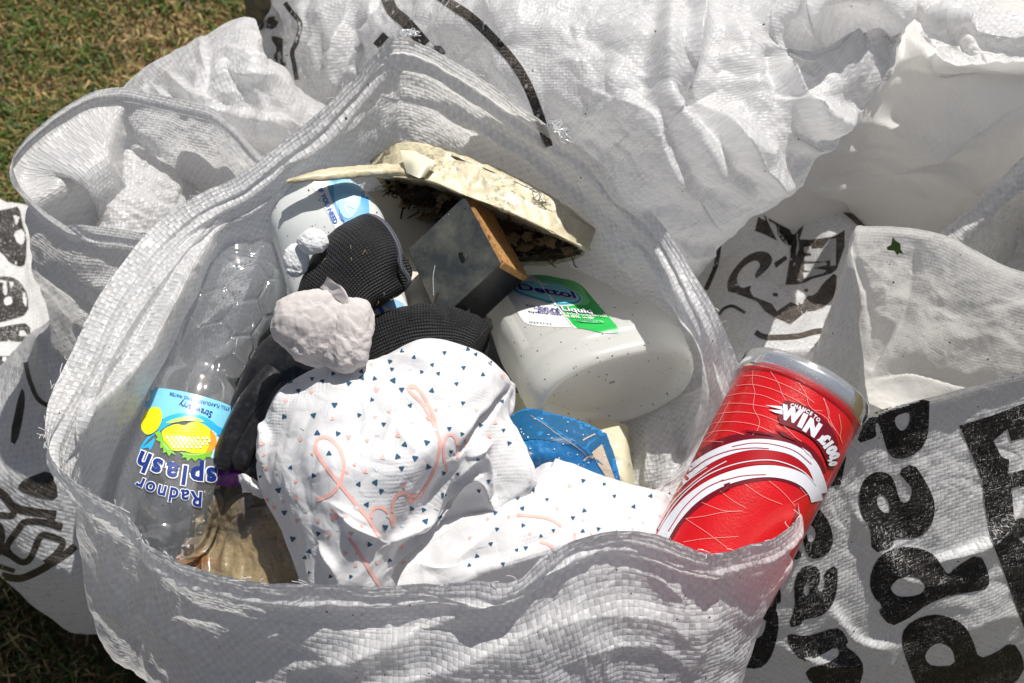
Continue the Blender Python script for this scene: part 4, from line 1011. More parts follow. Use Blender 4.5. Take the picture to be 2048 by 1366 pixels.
for q in ([(352,372),(385,358),(402,410),(440,452),(482,512),(455,498),(440,520),(425,492),(405,500),(405,465),(385,470),(388,430),(358,415),(372,400)], [(505,492),(580,498),(650,500),(712,486),(695,512),(706,522),(668,522),(655,545),(625,530),(600,550),(580,528),(552,552),(545,525),(520,530),(528,512)]): decal(wbs, poly_bm([zw(q)]), C_GR, .0011, into=lab, res=10)
for q in ([(400,430),(430,465),(450,485),(430,480),(410,455)], [(530,505),(600,508),(680,502),(620,515),(560,515)]): decal(wbs, poly_bm([zw(q)]), C_LG, .0013, into=lab, res=10)
rs = np.random.RandomState(4)
for i in range(11):
    for j in range(8):
        x = 418 + i * 27 + (j % 2) * 13; y = 345 + j * 19
        if ((x - 560) / 150) ** 2 + ((y - 405) / 78) ** 2 < .85:
            a = np.linspace(0, 2 * np.pi, 7)[:-1]; r = 3.2 + 4 * (y > 400)
            decal(wbs, poly_bm([zw([(x + r * math.cos(t) + rs.uniform(-2, 2), y + 1.35 * r * math.sin(t)) for t in a])]), C_WH if y > 400 else C_LG, .0013, into=lab, res=30)
a = np.linspace(0, 2 * np.pi, 25)[:-1]
decal(wbs, poly_bm([zw([(337 + 60 * math.cos(t) - 22 * math.sin(t), 297 + 88 * math.sin(t)) for t in a])]), C_YO, .0014, into=lab)
P = lambda s, x, y, dx, dy, h, c, off, b=0, asp=1: txt(wbs, s, *zw([(x, y)])[0], dx, dy, h / 3.1775, c, off, b, asp, into=lab, res=8)
P('Strawberry', 608, 218, -208, -72, 42, C_NV, .0008, .012, .82)
P('STILL FLAVOURED SPRING WATER', 632, 168, -385, -100, 21, C_NV, .0008, .012, .86)
def arc_text(tgt, chars, mats, into, zf, bold=.02):
    for ch, x, y, ang, h, asp in chars:
        for mt, of, bd in mats:
            txt(tgt, ch, *zf([(x, y)])[0], math.cos(math.radians(ang)), math.sin(math.radians(ang)), h, mt, of, bd, asp, into=into, res=8)
ow = [(C_WH, .0010, .075), (C_NV, .0013, .03)]
arc_text(wbs, [('s', 700, 645, 180, 40, 1.0), ('p', 612, 640, 184, 40, .98), ('l', 535, 632, 188, 38, 1.0), ('a', 455, 618, 192, 40, 1.0), ('s', 362, 590, 197, 39, 1.0), ('h', 283, 550, 202, 40, .95)], ow, lab, zw)
arc_text(wbs, [('R', 608, 782, 184, 30, .95), ('a', 535, 770, 186, 29, 1.0), ('d', 468, 758, 190, 29, .95), ('n', 393, 743, 194, 29, .95), ('o', 322, 720, 198, 28, .95), ('r', 263, 692, 203, 28, 1.0)], [(C_WH, .0010, .06), (C_NV, .0013, .02)], lab, zw)
bt = thing('drink_bottle', 'clear plastic drink bottle lying neck down with an upside-down yellow strawberry print', 'bottle', (0, 0, 0)); bt.location = Cw.mean(0)
o1 = wbs.build('bottle_body'); o2 = lab.build('label'); o2['label'] = 'light blue printed band with yellow strawberries and navy words'
rg = Surf(); adopt(bt, o1, o2)
# screw cap on the hidden neck
capg = vtube([(311.5,1150,.383,.0005,.0005),(311.4,1151,.3828,.0155,.0155),(309,1185,.372,.0155,.0155),(308.9,1186,.3717,.0005,.0005)], 30, 40)
oc = Surf().grid(capg, plain('cap_blue', (.03, .15, .5), .4), True).build('cap'); adopt(bt, oc)

# ------------------------------------------------------------------ red snack can
lidC = W(1608, 775, .472); ad = nz(.487 * RT + .82 * np.array([0, 1, 0]) + .0 * UP + np.array([0, 0, .305]))
V_ = nz(CAM - lidC); ad = nz(.5 * RT + .866 * UP + .25 * FW)
cA = nz(np.cross(ad, V_)); cB = nz(np.cross(cA, ad)); RC = .0385
def cring(L, r, n=160):
    ph = np.arange(n) / n * 2 * np.pi
    return np.stack([lidC + ad * l + rr * (np.cos(ph)[:, None] * cA + np.sin(ph)[:, None] * cB) for l, rr in zip(L, r)])
cb = cring(np.linspace(-.126, -.006, 90), [RC] * 90)
cb = cb + (cb - cb.mean(1, keepdims=True)) / RC * (.0009 * pn(cb, 22, 4))[..., None]
b = NB('can_red'); ob_ = b.obj()
M_RED = b.done(b.pbr(b.mix(b.ramp(b.noise(ob_, 60, 3), .3, .7), (.62, .006, .008), (.54, .004, .006)), .30, b.bump(b.noise(ob_, 700, 3), .0002), Coat_Weight=.5, Coat_Roughness=.12, Specular_IOR_Level=.6))
M_CW = plain('can_white', (.74, .75, .80), .32, coat=.4); M_CM = plain('can_maroon', (.16, .004, .010), .32, coat=.4); M_CD = plain('can_deep_red', (.40, .004, .008), .32, coat=.4)
M_MET = plain('can_metal', (.78, .79, .80), .24, metal=1.0, bump=.0001, bs=300)
M_LID = clear_mat('lid_film', haze=.22, rough=.12)
can = Surf().grid(cb, M_RED, True, cap0=True); can.tree(); zc = Z(1280, 680, 3.104); art = can
bd = lambda pts, w, m, off: decal(can, band(zc(pts), w / 3.104), m, off, res=12)
B1 = [(40,1230),(150,1010),(270,862),(400,755),(530,690),(680,652),(830,655),(960,690),(1060,770),(1112,880),(1128,950)]
B2 = [(130,1250),(215,1110),(330,985),(480,888),(640,833),(790,815),(920,832),(1020,878),(1078,945),(1095,1000)]
bd([(150,930),(260,800),(400,690),(540,620),(700,600),(850,605),(1000,650),(1100,740),(1135,830)], 42, M_CM, .0002)
bd([(170,1260),(270,1110),(390,1005),(540,915),(700,868),(850,858),(970,895),(1060,955)], 30, M_CM, .0002)
bd([(90,1230),(190,1050),(310,910),(440,810),(600,745),(760,725),(900,745),(1020,810),(1090,910)], 95, M_CD, .0003)
bd(B1, 66, M_CW, .0005); bd(B2, 74, M_CW, .0005)
bd([(575,664),(700,642),(830,650),(960,690),(1060,770)], 4, M_CD, .0007); bd([(300,830),(420,745),(560,690),(700,672),(800,676)], 5, M_CD, .0007); bd([(500,880),(640,845),(780,836)], 5, M_CD, .0007)
bd([(180,1190),(280,1040),(400,930),(520,870)], 5, M_CD, .0007); bd([(120,1180),(230,1010),(380,870),(540,790),(700,752),(850,752),(1000,810),(1090,900)], 6, M_CW, .0007)
bd([(100,1190),(200,1020),(320,900),(440,810),(540,755)], 5, M_CW, .0007); bd([(80,1190),(180,1010),(300,880),(420,795)], 4, M_CW, .0007)
for q in ([(628,560),(760,570),(840,600),(700,580)], [(840,556),(900,575),(980,635),(890,600)], [(495,960),(560,885),(520,900),(560,925)]): decal(can, poly_bm([zc(q)]), M_CM, .0008)
decal(can, poly_bm([zc([(1000,665),(1050,700),(1072,738),(1030,700)])]), M_CW, .0008)
decal(can, poly_bm([chaikin(zc([(880,376),(960,386),(1050,420),(1130,478),(1200,565),(1230,660),(1218,750),(1166,802),(1150,740),(1100,645),(1030,585),(940,546),(846,514)]), 1)]), M_CM, .0008)
for q in ([(780,408),(880,415),(890,440),(840,425)], [(800,436),(885,440),(885,466),(840,455)]): decal(can, poly_bm([zc(q)]), M_CW, .0010)
arc_text(can, [(c, x, y, an, 7.4, .95) for c, x, y, an in (('C', 943, 410, 10), ('H', 967, 416, 16), ('A', 990, 424, 20), ('N', 1014, 434, 24), ('C', 1037, 446, 28), ('E', 1057, 459, 32), ('T', 1080, 478, 38), ('O', 1099, 496, 42))], [(M_CW, .0011, .05)], None, zc)
arc_text(can, [('W', 935, 468, 18, 26, .95), ('I', 1004, 506, 26, 26, 1.1), ('N', 1062, 548, 33, 27, .95), ('£', 1134, 615, 46, 20, 1.0), ('1', 1158, 650, 54, 20, .9), ('0', 1178, 683, 60, 20, .9), ('0', 1194, 718, 68, 19, .8), (',', 1190, 740, 74, 16, .8), ('0', 1186, 765, 76, 15, .7)], [(M_CW, .0011, .085)], None, zc)
WEB = [[(705,190),(700,260),(715,330),(705,420),(742,500),(730,560),(700,590)], [(810,195),(860,270),(880,330),(905,375)], [(985,265),(1030,340),(1045,400),(1080,440)], [(1135,362),(1170,440),(1165,500),(1190,540)], [(1232,460),(1245,540),(1240,600),(1255,640)],
       [(640,225),(720,222),(800,240),(900,280),(1000,330),(1080,390)], [(600,285),(700,278),(800,300),(880,330),(980,380),(1060,430),(1130,440)], [(540,350),(640,332),(760,345),(860,385)], [(470,420),(560,395),(680,400),(800,420)], [(430,480),(520,455),(640,450),(760,470),(880,520)],
       [(400,545),(480,515),(600,510),(720,530),(820,575)], [(380,600),(460,570),(560,565),(650,590)], [(330,650),(400,630),(520,635)], [(560,380),(500,500),(440,590),(360,650)], [(880,520),(960,600),(1000,630)], [(860,385),(1000,480),(1120,520)],
       [(650,895),(760,970),(880,1020)], [(800,875),(880,940),(960,1030)], [(385,1010),(520,1060),(640,1062)], [(285,1110),(400,1095),(520,1070),(640,1062)], [(285,1110),(420,1200),(540,1290)], [(270,1255),(400,1235),(540,1225),(610,1220)], [(500,940),(580,1000),(655,1042)],
       [(1140,360),(1180,500),(1245,610)], [(1060,430),(1150,480),(1210,560)], [(990,915),(1030,960)], [(940,1010),(1000,975),(1050,950)]]
for q in WEB: decal(can, band(zc(q), .85), plain('can_line', (.80, .33, .30), .4) if q is WEB[0] else bpy.data.materials['can_line'], .00045, res=14)
cano = thing('snack_can', 'red cardboard snack can with white bands leaning on the right rim', 'can', lidC)
c1 = can.build('tube_body')
ml = Surf().grid(cring([-.0065, -.006, -.0045, -.003, -.0012, 0, .0012, .0012, .0002, -.004, -.0045, -.0045], [RC * .99, RC * 1.012, RC * 1.03, RC * 1.03, RC * 1.035, RC * 1.035, RC * 1.02, RC * .985, RC * .97, RC * .955, RC * .9, .0003]), M_MET, True)
c2 = ml.build('metal_rim')
ol = Surf().grid(cring([-.0095, -.0098, -.0075, -.002, .0022, .0032, .0034, .0034, .0022, .0022], [RC * 1.036, RC * 1.048, RC * 1.050, RC * 1.048, RC * 1.045, RC * 1.03, RC * 1.0, RC * .93, RC * .9, .0003]), M_LID, True)
c3 = ol.build('lid'); adopt(cano, c1, c2, c3)

# ------------------------------------------------------------------ disinfectant bottle
b = NB('milky_plastic'); ob_ = b.obj()
cc = b.mix(b.ramp(b.noise(ob_, 20, 3), .35, .65), (.95, .955, .92), (.90, .91, .87))
spk = b.m_('GREATER_THAN', b.noise(ob_, 480, 2), .725); yel = b.ramp(b.noise(ob_, 130, 2), .70, .76, 0, .35)
cc = b.mix(yel, cc, (.60, .52, .20)); cc = b.mix(b.m_('MULTIPLY', spk, .85), cc, (.07, .045, .02))
nr = b.bump(b.noise(ob_, 35, 3), .0004)
pp = b.pbr(cc, .30, nr, Specular_IOR_Level=.55, Coat_Weight=.2)
tt = b.n('BsdfTranslucent', {'Color': (.98, .98, .94), 'Normal': nr}).outputs[0]
tr2 = b.n('BsdfTransparent', {'Color': (.96, .97, .95)}).outputs[0]
M_HD = b.done(b.mixs(.16, b.mixs(.50, pp, tt), tr2))
Td = nz([-.30, .94, -.14]); Ad = nz([.95, .30, .0]); Bd = nz(np.cross(Ad, Td)); Bd = Bd if Bd[2] > 0 else -Bd
base = W(1232, 778, .428)
def dsec(s, dx, dz, ra, rb): return (base + Td * s + Ad * dx + Bd * dz, ra, rb)
D = [dsec(.0065, 0, 0, .002, .001), dsec(.006, 0, 0, .034, .018), dsec(.0045, 0, 0, .043, .024), dsec(-.001, 0, 0, .0485, .0280), dsec(-.0012, 0, 0, .0515, .0305), dsec(.0025, 0, 0, .0540, .0330), dsec(.009, .0, 0, .0548, .0338),
     dsec(.024, -.001, 0, .0562, .0350), dsec(.036, -.002, 0, .0550, .0342), dsec(.048, -.006, 0, .0520, .0330), dsec(.060, -.012, 0, .0470, .0318), dsec(.075, -.014, 0, .0445, .0305), dsec(.092, -.014, 0, .0430, .0290),
     dsec(.108, -.015, 0, .0405, .0265), dsec(.122, -.018, 0, .034, .022), dsec(.132, -.021, 0, .024, .0175), dsec(.138, -.022, 0, .015, .0145), dsec(.158, -.022, 0, .0135, .0135), dsec(.159, -.022, 0, .002, .002)]
gd = tube(np.array([d[0] for d in D]), Ad, Bd, [d[1] for d in D], [d[2] for d in D], 260, 220, [2.2]*4 + [2.3, 2.4, 2.5, 2.7, 2.9, 3.0, 3.0, 2.9, 2.7, 2.5, 2.3, 2.1, 2, 2, 2])
# recessed label panel, waist fold and mould line
nd_ = gnorm(gd, True); s_d = ((gd - base) @ Td); a_d = ((gd - base) @ Ad); z_d = ((gd - base) @ Bd)
pan = np.clip((s_d - .030) / .004, 0, 1) * np.clip((.108 - s_d) / .006, 0, 1) * np.clip((a_d + .050 + s_d * .05) / .005, 0, 1) * np.clip((.030 - .10 * (s_d - .03) - a_d) / .006, 0, 1) * (z_d > 0)
gd[..., :] -= Bd * (pan * .0018)[..., None]
gd += Td * (-(.0009) * np.exp(-(z_d / .0006) ** 2) * (s_d < .004))[..., None]
gd += nd_ * (.0008 * np.exp(-((s_d - .018) / .0025) ** 2))[..., None] * -1
gd += Bd * (.0007 * pn(gd, 16, 5))[..., None]
db = Surf().grid(gd, M_HD, True); db.tree()
dl_ = Surf(); zd = Z(1000, 500, 6.827)
D_W = plain('paper_label_white', (.80, .80, .76), .38, dirt=.05, dsc=140); D_G = plain('label_green', (.015, .42, .07), .35, coat=.3); D_G2 = plain('label_green_light', (.16, .62, .22), .35, coat=.3)
D_C = plain('label_cyan', (.22, .62, .68), .35); D_CD = plain('label_cyan_edge', (.03, .30, .48), .35); D_N = plain('label_navy_ink', (.012, .016, .20), .35)
dd = lambda pts, m, off, n=1: decal(db, poly_bm([chaikin(zd(pts), n)]), m, off, into=dl_, res=9)
full = [(70,560),(285,345),(450,340),(620,348),(760,378),(980,418),(1100,478),(1170,548),(1280,680),(1450,880),(1560,1000),(1665,1142),(1500,1142),(1350,1132),(1200,1092),(1000,1062),(800,1052),(600,1046),(450,1032),(370,1012),(315,975),(195,780)]
dd(full, D_W, .0003)
dd([(440,344),(620,349),(760,379),(980,419),(1100,479),(1170,549),(1280,681),(1450,881),(1560,1001),(1658,1140),(1500,1141),(1350,1131),(1200,1091),(1012,1062),(900,920),(790,790),(700,660),(520,430)], D_G, .0005)
dd([(440,346),(620,350),(760,380),(970,420),(1090,480),(1150,560),(1180,640),(1240,720),(1180,760),(1080,770),(900,780),(780,770),(700,650),(520,430)], D_G2, .0006)
dd([(158,495),(225,440),(400,428),(600,434),(805,474),(960,545),(1090,612),(1130,680),(1098,742),(985,768),(800,775),(690,750),(495,690),(325,640),(222,598),(172,545)], D_W, .0007)
dd([(165,490),(230,445),(400,435),(600,440),(800,480),(950,550),(1080,618),(1120,682),(1090,732),(980,757),(800,765),(700,742),(500,682),(330,632),(230,592),(180,542)], D_CD, .0009)
dd([(190,485),(250,452),(400,440),(600,446),(800,488),(940,556),(1055,622),(1090,676),(1060,712),(970,735),(810,742),(710,722),(510,662),(340,612),(245,572),(200,530)], D_C, .0010)
decal(db, band(zd([(515,420),(600,540),(690,660),(765,770)]), 3.4), D_W, .0012, into=dl_, res=8); decal(db, band(zd([(468,458),(550,468),(610,490),(655,492)]), 2.0), D_W, .0012, into=dl_, res=8)
decal(db, band(zd([(790,790),(900,920),(1005,1060)]), 2.2), D_W, .0009, into=dl_, res=8)
upd = (-.46, -.86)
def dt(s, x, y, dx, dy, h, m, off, bold, asp=1.0): txt(db, s, *zd([(x, y)])[0], dx, dy, h / 6.827, m, off, bold, asp, up=upd, into=dl_, res=8)
dt('Dettol', 640, 585, 860, 140, 108, D_W, .0014, .075, 2.05); dt('Dettol', 640, 585, 860, 140, 108, D_N, .0016, .035, 2.05)
dt('Liquid', 1050, 842, 440, 50, 74, D_N, .0012, .06, 1.75); dt('Liquid', 1050, 842, 440, 50, 74, D_W, .0014, .02, 1.75)
dt('Chloroxylenol', 1155, 905, 540, 40, 38, D_W, .0014, .0, 2.05); dt('4.8% w/v', 1088, 938, 350, 30, 38, D_W, .0014, .02, 2.0)
dd([(990,968),(1380,975),(1425,995),(1400,1018),(1060,1000)], D_G2, .0012); dt('ANTISEPTIC', 1210, 992, 380, 22, 24, D_N, .0014, .0, 2.0)
dt('For first aid,', 590, 795, 370, 45, 36, D_N, .0008, .02, 1.9); dt('medical &', 635, 825, 300, 40, 34, D_N, .0008, .02, 1.9); dt('personal', 670, 852, 250, 30, 34, D_N, .0008, .02, 1.9); dt('hygiene uses', 620, 872, 400, 40, 34, D_N, .0008, .02, 1.9)
dt('0293193', 560, 1008, 265, 25, 34, D_N, .0008, .0, 1.9)
dbt = thing('disinfectant_bottle', 'milky see-through disinfectant bottle with a green and white label, base towards the camera', 'bottle', base)
# embossed recycling mark and number on the foot
emb_ = Surf(); ze = Z(900, 500, 2.969)
txt(db, '45277/S', *ze([(1118, 912)])[0], 1, -.02, 9, M_HD, .0006, .0, 1.1, into=emb_, res=12); txt(db, 'HDPE', *ze([(815, 925)])[0], 1, -.05, 6, M_HD, .0006, .0, 1, into=emb_, res=12)
for q in ([(800,900),(815,860),(830,880)], [(838,885),(845,905),(815,908)], [(870,665),(900,650),(925,665),(920,685),(890,690)]): decal(db, band(ze(q), 1.6), M_HD, .0006, into=emb_, res=12)
q1 = db.build('bottle_body'); q2 = dl_.build('label'); q2['label'] = 'green and white glossy sticker with a blue-green oval'; q3 = emb_.build('embossed_marks'); adopt(dbt, q1, q2, q3)

# ------------------------------------------------------------------ white bottle with blue label, back left
M_WB = plain('white_hdpe', (.86, .89, .88), .30, bump=.0004, bs=40, tr=.35, dirt=.10, dcol=(.42, .36, .16), dsc=70, coat=.15)
wbo = vtube([(628,352,.493,.004,.002),(630,356,.493,.024,.010),(634,366,.492,.036,.016),(642,390,.490,.0425,.020),(652,430,.484,.0445,.021),(668,490,.474,.045,.022),(688,560,.460,.045,.022),(706,640,.446,.044,.022),(715,700,.436,.040,.021),(712,725,.43,.018,.012),(714,732,.43,.002,.001)], 150, 120, 3.2, cross=(.93, -.25, -.22))
wbo = wbo + vec_noise(wbo, 22, 4) * .0012
ws = Surf().grid(wbo, M_WB, True); ws.tree(); wl = Surf(); z3 = Z(500, 270, 3.3325)
W_B = plain('label_mid_blue', (.10, .38, .68), .35, coat=.3, var=.15, bs=60); W_LB = plain('label_soft_blue', (.30, .56, .78), .35, coat=.3); W_T = plain('label_text_blue', (.02, .14, .50), .35)
wd = lambda pts, m, off, n=1: decal(ws, poly_bm([chaikin(z3(pts), n)]), m, off, into=wl, res=12)
wd([(395,310),(500,290),(745,262),(800,430),(860,700),(960,980),(1080,1200),(1100,1330),(860,1340),(790,1180),(700,950),(620,760),(540,560),(470,440)], D_W, .0004)
wd([(500,290),(745,262),(790,420),(800,640),(700,640),(610,590),(560,470),(525,380)], W_B, .0007)
wd([(560,330),(600,305),(690,300),(735,340),(740,430),(700,540),(640,570),(585,500),(555,410)], W_LB, .0010)
wd([(583,430),(598,520),(640,590),(600,560)], W_T, .0012); decal(ws, band(z3([(655,530),(635,490),(645,468),(668,480),(690,490)]), 2.6), D_W, .0013, into=wl)
wd([(850,1090),(1010,1100),(1035,1195),(960,1180),(900,1140)], W_LB, .0008); wd([(835,1110),(870,1130),(915,1220),(890,1230)], W_T, .0010); wd([(810,1180),(850,1230),(870,1290),(850,1290)], W_B, .0010)
txt(ws, 'IF YOU NEED', *z3([(518, 475)])[0], 140, 300, 9.5, W_T, .0009, .035, 1.0, into=wl, res=8)
wt = thing('cleaner_bottle', 'stained white plastic bottle with a sky-blue label, half hidden behind the glove cuff', 'bottle', wbo.mean((0, 1)))
e1 = ws.build('bottle_body'); e2 = wl.build('label'); adopt(wt, e1, e2)

# ------------------------------------------------------------------ cream plastic panel, yellowed channel with leaf mould
M_CR = plain('cream_plastic', (.62, .58, .49), .45, bump=.0003, bs=60, dirt=.12, dsc=60, tr=.12)
cp = patchS([[(705,335,0.455),(760,335,0.455),(830,380,0.455),(900,430,0.455),(960,470,0.455)],
             [(715,360,0.460),(770,395,0.458),(830,430,0.458),(890,475,0.458),(950,520,0.458)],
             [(740,430,0.460),(790,480,0.458),(840,530,0.458),(890,580,0.458),(940,620,0.458)],
             [(770,520,0.460),(820,580,0.458),(860,620,0.458),(900,660,0.458),(940,700,0.458)],
             [(800,620,0.455),(840,670,0.450),(880,700,0.450),(920,730,0.450),(950,760,0.450)]], 70, 70, M_CR, 14, .0015, 60, .0002, 201, STK=[('r', [(745,350),(820,385),(890,430)], 5, 3)])
tag(cp.build('box_lid'), 'cream plastic box lid between the glove cuff and the black box', 'box lid')
b = NB('yellowed_plastic'); ob_ = b.obj()
c0 = b.mix(b.ramp(b.noise(ob_, 45, 5, .65), .35, .65), (.66, .60, .42), (.50, .44, .29))
mould = b.m_('MULTIPLY', b.ramp(b.noise(ob_, 28, 2), .45, .62), b.ramp(b.noise(ob_, 330, 5, .75), .52, .60))
c0 = b.mix(b.m_('MULTIPLY', mould, .75), c0, (.075, .07, .05)); c0 = b.mix(b.ramp(b.noise(ob_, 90, 4, .7), .60, .72, 0, .6), c0, (.34, .21, .09))
M_YP = b.done(b.mixs(.1, b.pbr(c0, .42, b.bump(b.m_('ADD', b.noise(ob_, 160, 5), b.m_('MULTIPLY', b.edge(ob_, 60), .8)), .0008), Coat_Weight=.15), b.n('BsdfTranslucent', {'Color': c0}).outputs[0]))
M_DK = plain('leaf_mould', (.028, .016, .009), .9, bump=.004, bs=220, det=6, var=.6)
ch = Surf()
r0 = [(742,322,.492),(800,292,.512),(850,296,.516),(920,318,.516),(1000,350,.512),(1080,388,.505),(1140,425,.498),(1190,460,.488)]
r1 = [(748,352,.500),(800,352,.514),(860,360,.516),(930,388,.512),(1010,418,.508),(1080,450,.502),(1130,475,.494),(1178,500,.484)]
r2 = [(752,356,.485),(800,362,.482),(850,376,.478),(925,400,.476),(1000,432,.472),(1070,460,.468),(1120,482,.464),(1165,498,.462)]
r3 = [(765,368,.466),(805,392,.456),(850,415,.450),(910,450,.446),(980,485,.442),(1050,505,.440),(1110,508,.444),(1155,502,.452)]
r4 = [(775,372,.466),(812,402,.455),(856,432,.450),(915,478,.446),(985,520,.442),(1050,524,.441),(1110,520,.448),(1162,508,.456)]
r5 = [(768,374,.460),(808,404,.449),(850,436,.443),(912,482,.439),(985,526,.435),(1050,530,.434),(1112,526,.441),(1170,512,.452)]
r6 = [(748,345,.458),(800,350,.452),(850,365,.448),(920,395,.444),(1000,430,.440),(1080,465,.436),(1135,480,.440),(1190,485,.452)]
r7 = [(738,322,.484),(800,288,.498),(850,290,.500),(920,312,.500),(1000,345,.498),(1080,384,.490),(1145,424,.482),(1198,466,.472)]
gch = gridof([wrow(r) for r in (r0, r0, r1, r1, r2, r3, r4, r5, r6, r7, r0)], 150, 200); nch = gnorm(gch)
gch = gch + nch * (.0014 * crumple(gch, 35, 301, .6, 3) + .0005 * pn(gch, 150, 4))[..., None]
ch.grid(gch, M_YP)
for col in (0, -1):
    e = gch[:, col]; ce = e.mean(0); n = len(e); ch.add(np.concatenate([e, ce[None]]), [(i, i + 1, n) for i in range(n - 1)], None, M_YP)
gf = gridof([wrow(r) for r in ([(572,360,.524),(615,346,.523),(660,336,.520),(720,331,.516),(780,328,.514),(850,330,.520)],
                               [(573,362,.525),(617,352,.525),(665,346,.523),(722,342,.518),(782,340,.517),(850,345,.522)],
                               [(575,367,.523),(620,363,.522),(668,361,.519),(724,355,.514),(784,352,.513),(850,358,.518)],
                               [(574,363,.521),(618,356,.519),(666,350,.515),(722,345,.509),(782,342,.508),(850,348,.514)])], 30, 120)
gf = gf + gnorm(gf) * (.0008 * crumple(gf, 60, 305, .6, 2))[..., None]
fl1 = Surf().grid(gf, M_YP)
gq = gridof([wrow(r) for r in ([(800,300,.5215),(830,303,.523),(862,318,.5235),(872,325,.523)], [(806,320,.522),(830,325,.5255),(850,332,.526),(862,336,.5235)], [(812,345,.520),(828,352,.524),(840,356,.524),(850,352,.521)])], 26, 30)
fl2 = Surf().grid(gq + gnorm(gq) * (.0006 * pn(gq, 120, 6))[..., None], plain('peeling_plastic', (.62, .60, .46), .4, dirt=.15, dcol=(.35, .18, .06), dsc=90))
chn = thing('plastic_channel', 'long yellowed mouldy plastic channel packed with rotten leaves across the back of the litter', 'plastic channel', gch.mean((0, 1)))
deb = Surf(); rs = np.random.RandomState(12)
M_TW = [plain('twig_dark', (.030, .018, .010), .85), plain('twig_brown', (.085, .048, .022), .8), plain('leaf_tan', (.30, .22, .11), .7, var=.3)]
fg = gridof([wrow(r) for r in ([(770,362,.478),(850,380,.472),(925,405,.468),(1000,440,.464),(1080,465,.462),(1155,496,.462)], [(785,378,.478),(850,398,.478),(915,430,.474),(990,465,.468),(1060,486,.466),(1145,500,.465)], [(800,392,.462),(850,420,.458),(910,462,.454),(980,500,.450),(1050,512,.448),(1130,508,.452)])], 60, 180)
fg = fg + gnorm(fg) * (.0035 * crumple(fg, 60, 311, .8, 3))[..., None]; deb.grid(fg, M_DK)
for i in range(420):
    u = rs.rand(); v = rs.rand(); p = fg[int(v * 59), int(u * 179)] + np.array([0, -.001, .002])
    a_ = rs.uniform(0, 2 * np.pi); L = rs.uniform(.003, .014); d = np.array([math.cos(a_), math.sin(a_) * .7, rs.uniform(-.5, .4)]) * L
    if rs.rand() < .62: twig(deb, [p, p + d * .5 + rs.normal(0, .001, 3), p + d, p + d * 1.2 + rs.normal(0, .0015, 3)], rs.uniform(.0002, .0006), M_TW[rs.randint(0, 2)], 7)
    else:
        s1 = np.cross(d, [0, 0, 1]); s1 = nz(s1) * L * rs.uniform(.15, .4); h = np.array([0, 0, rs.uniform(0, .002)])
        deb.add([p - s1, p + d * .5 - s1 * 1.2 + h, p + d, p + d * .5 + s1 * 1.2 - h, p + s1], [(0, 1, 2, 3, 4)], None, M_TW[rs.choice([0, 1, 2, 2])])
for k, (x, y, x2, y2) in enumerate([(812,395,803,430),(806,400,812,415),(850,405,838,418),(870,415,880,432),(838,385,820,412),(868,425,875,436),(860,410,846,425),(1140,505,1150,532),(1095,520,1108,532),(880,420,872,434),(830,400,836,420)]):
    p = W(x, y, .472); q = W(x2, y2, .462); m_ = (p + q) / 2 + rs.normal(0, .0012, 3)
    twig(deb, [p, m_, q, q + (q - m_) * .3 + rs.normal(0, .001, 3)], .0007 if k < 6 else .0004, M_TW[0], 10)
k1 = ch.build('shell'); k2 = fl1.build('bent_strip'); k3 = fl2.build('peeling_flap'); k4 = deb.build('leaf_litter'); k4['kind'] = 'stuff'; adopt(chn, k1, k2, k3, k4)

# ------------------------------------------------------------------ black box with wooden side
A_ = W(930, 393, .512); B_ = W(1003, 529, .492); D_ = W(817, 500, .487); C_ = D_ + (B_ - A_) ; C_ = W(879, 643, .464)
wv = (W(1041, 551, .464) - B_) * 1.35
def slab(p, name, m, bev=.0006):
    bm = bmesh.new(); v = [bm.verts.new(q) for q in p]
    for f in ((0, 1, 2, 3), (7, 6, 5, 4), (0, 4, 5, 1), (1, 5, 6, 2), (2, 6, 7, 3), (3, 7, 4, 0)): bm.faces.new([v[i] for i in f])
    bmesh.ops.recalc_face_normals(bm, faces=bm.faces)
    bmesh.ops.bevel(bm, geom=bm.edges[:], offset=bev, segments=2, affect='EDGES')
    me = bpy.data.meshes.new(name); bm.to_mesh(me); bm.free(); me.materials.append(m); o = bpy.data.objects.new(name, me); COL.objects.link(o); return o
b = NB('scratched_black_plastic'); ob_ = b.obj()
sc1 = b.noise(b.n('VectorMath', {0: ob_, 1: (1, .35, .4)}, operation='MULTIPLY').outputs[0], 260, 5, .8)
haze_ = b.ramp(b.noise(ob_, 40, 6, .7), .42, .72, 0, .9)
cB = b.mix(haze_, (.028, .034, .036), (.12, .12, .10)); cB = b.mix(b.ramp(sc1, .66, .72, 0, .8), cB, (.45, .43, .38)); cB = b.mix(b.m_('GREATER_THAN', b.noise(ob_, 300, 2), .74), cB, (.015, .012, .01))
M_BXT = b.done(b.pbr(cB, .5, b.bump(sc1, .0002), Specular_IOR_Level=.3))
M_BX = plain('black_box_plastic', (.010, .011, .013), .42, bump=.0002, bs=200, dirt=.03, dcol=(.2, .18, .15), spec=.18)
b = NB('fibreboard'); ob_ = b.obj(); cW = b.mix(b.ramp(b.noise(ob_, 300, 5), .35, .65), (.46, .25, .085), (.36, .18, .055)); cW = b.mix(b.m_('GREATER_THAN', b.noise(ob_, 520, 2), .66), cW, (.05, .03, .02))
M_WD = b.done(b.pbr(cW, .8, b.bump(b.noise(ob_, 500, 4), .0006)))
cen = (A_ + B_ + C_ + D_) / 4; nx = nz(np.cross(B_ - A_, D_ - A_)); nx = nx if nx @ (CAM - cen) > 0 else -nx
bx = thing('black_box', 'scratched black plastic box with an orange-brown wood edge, propped under the mouldy channel', 'box', cen)
ins = lambda p, k: p + (cen - p) * k
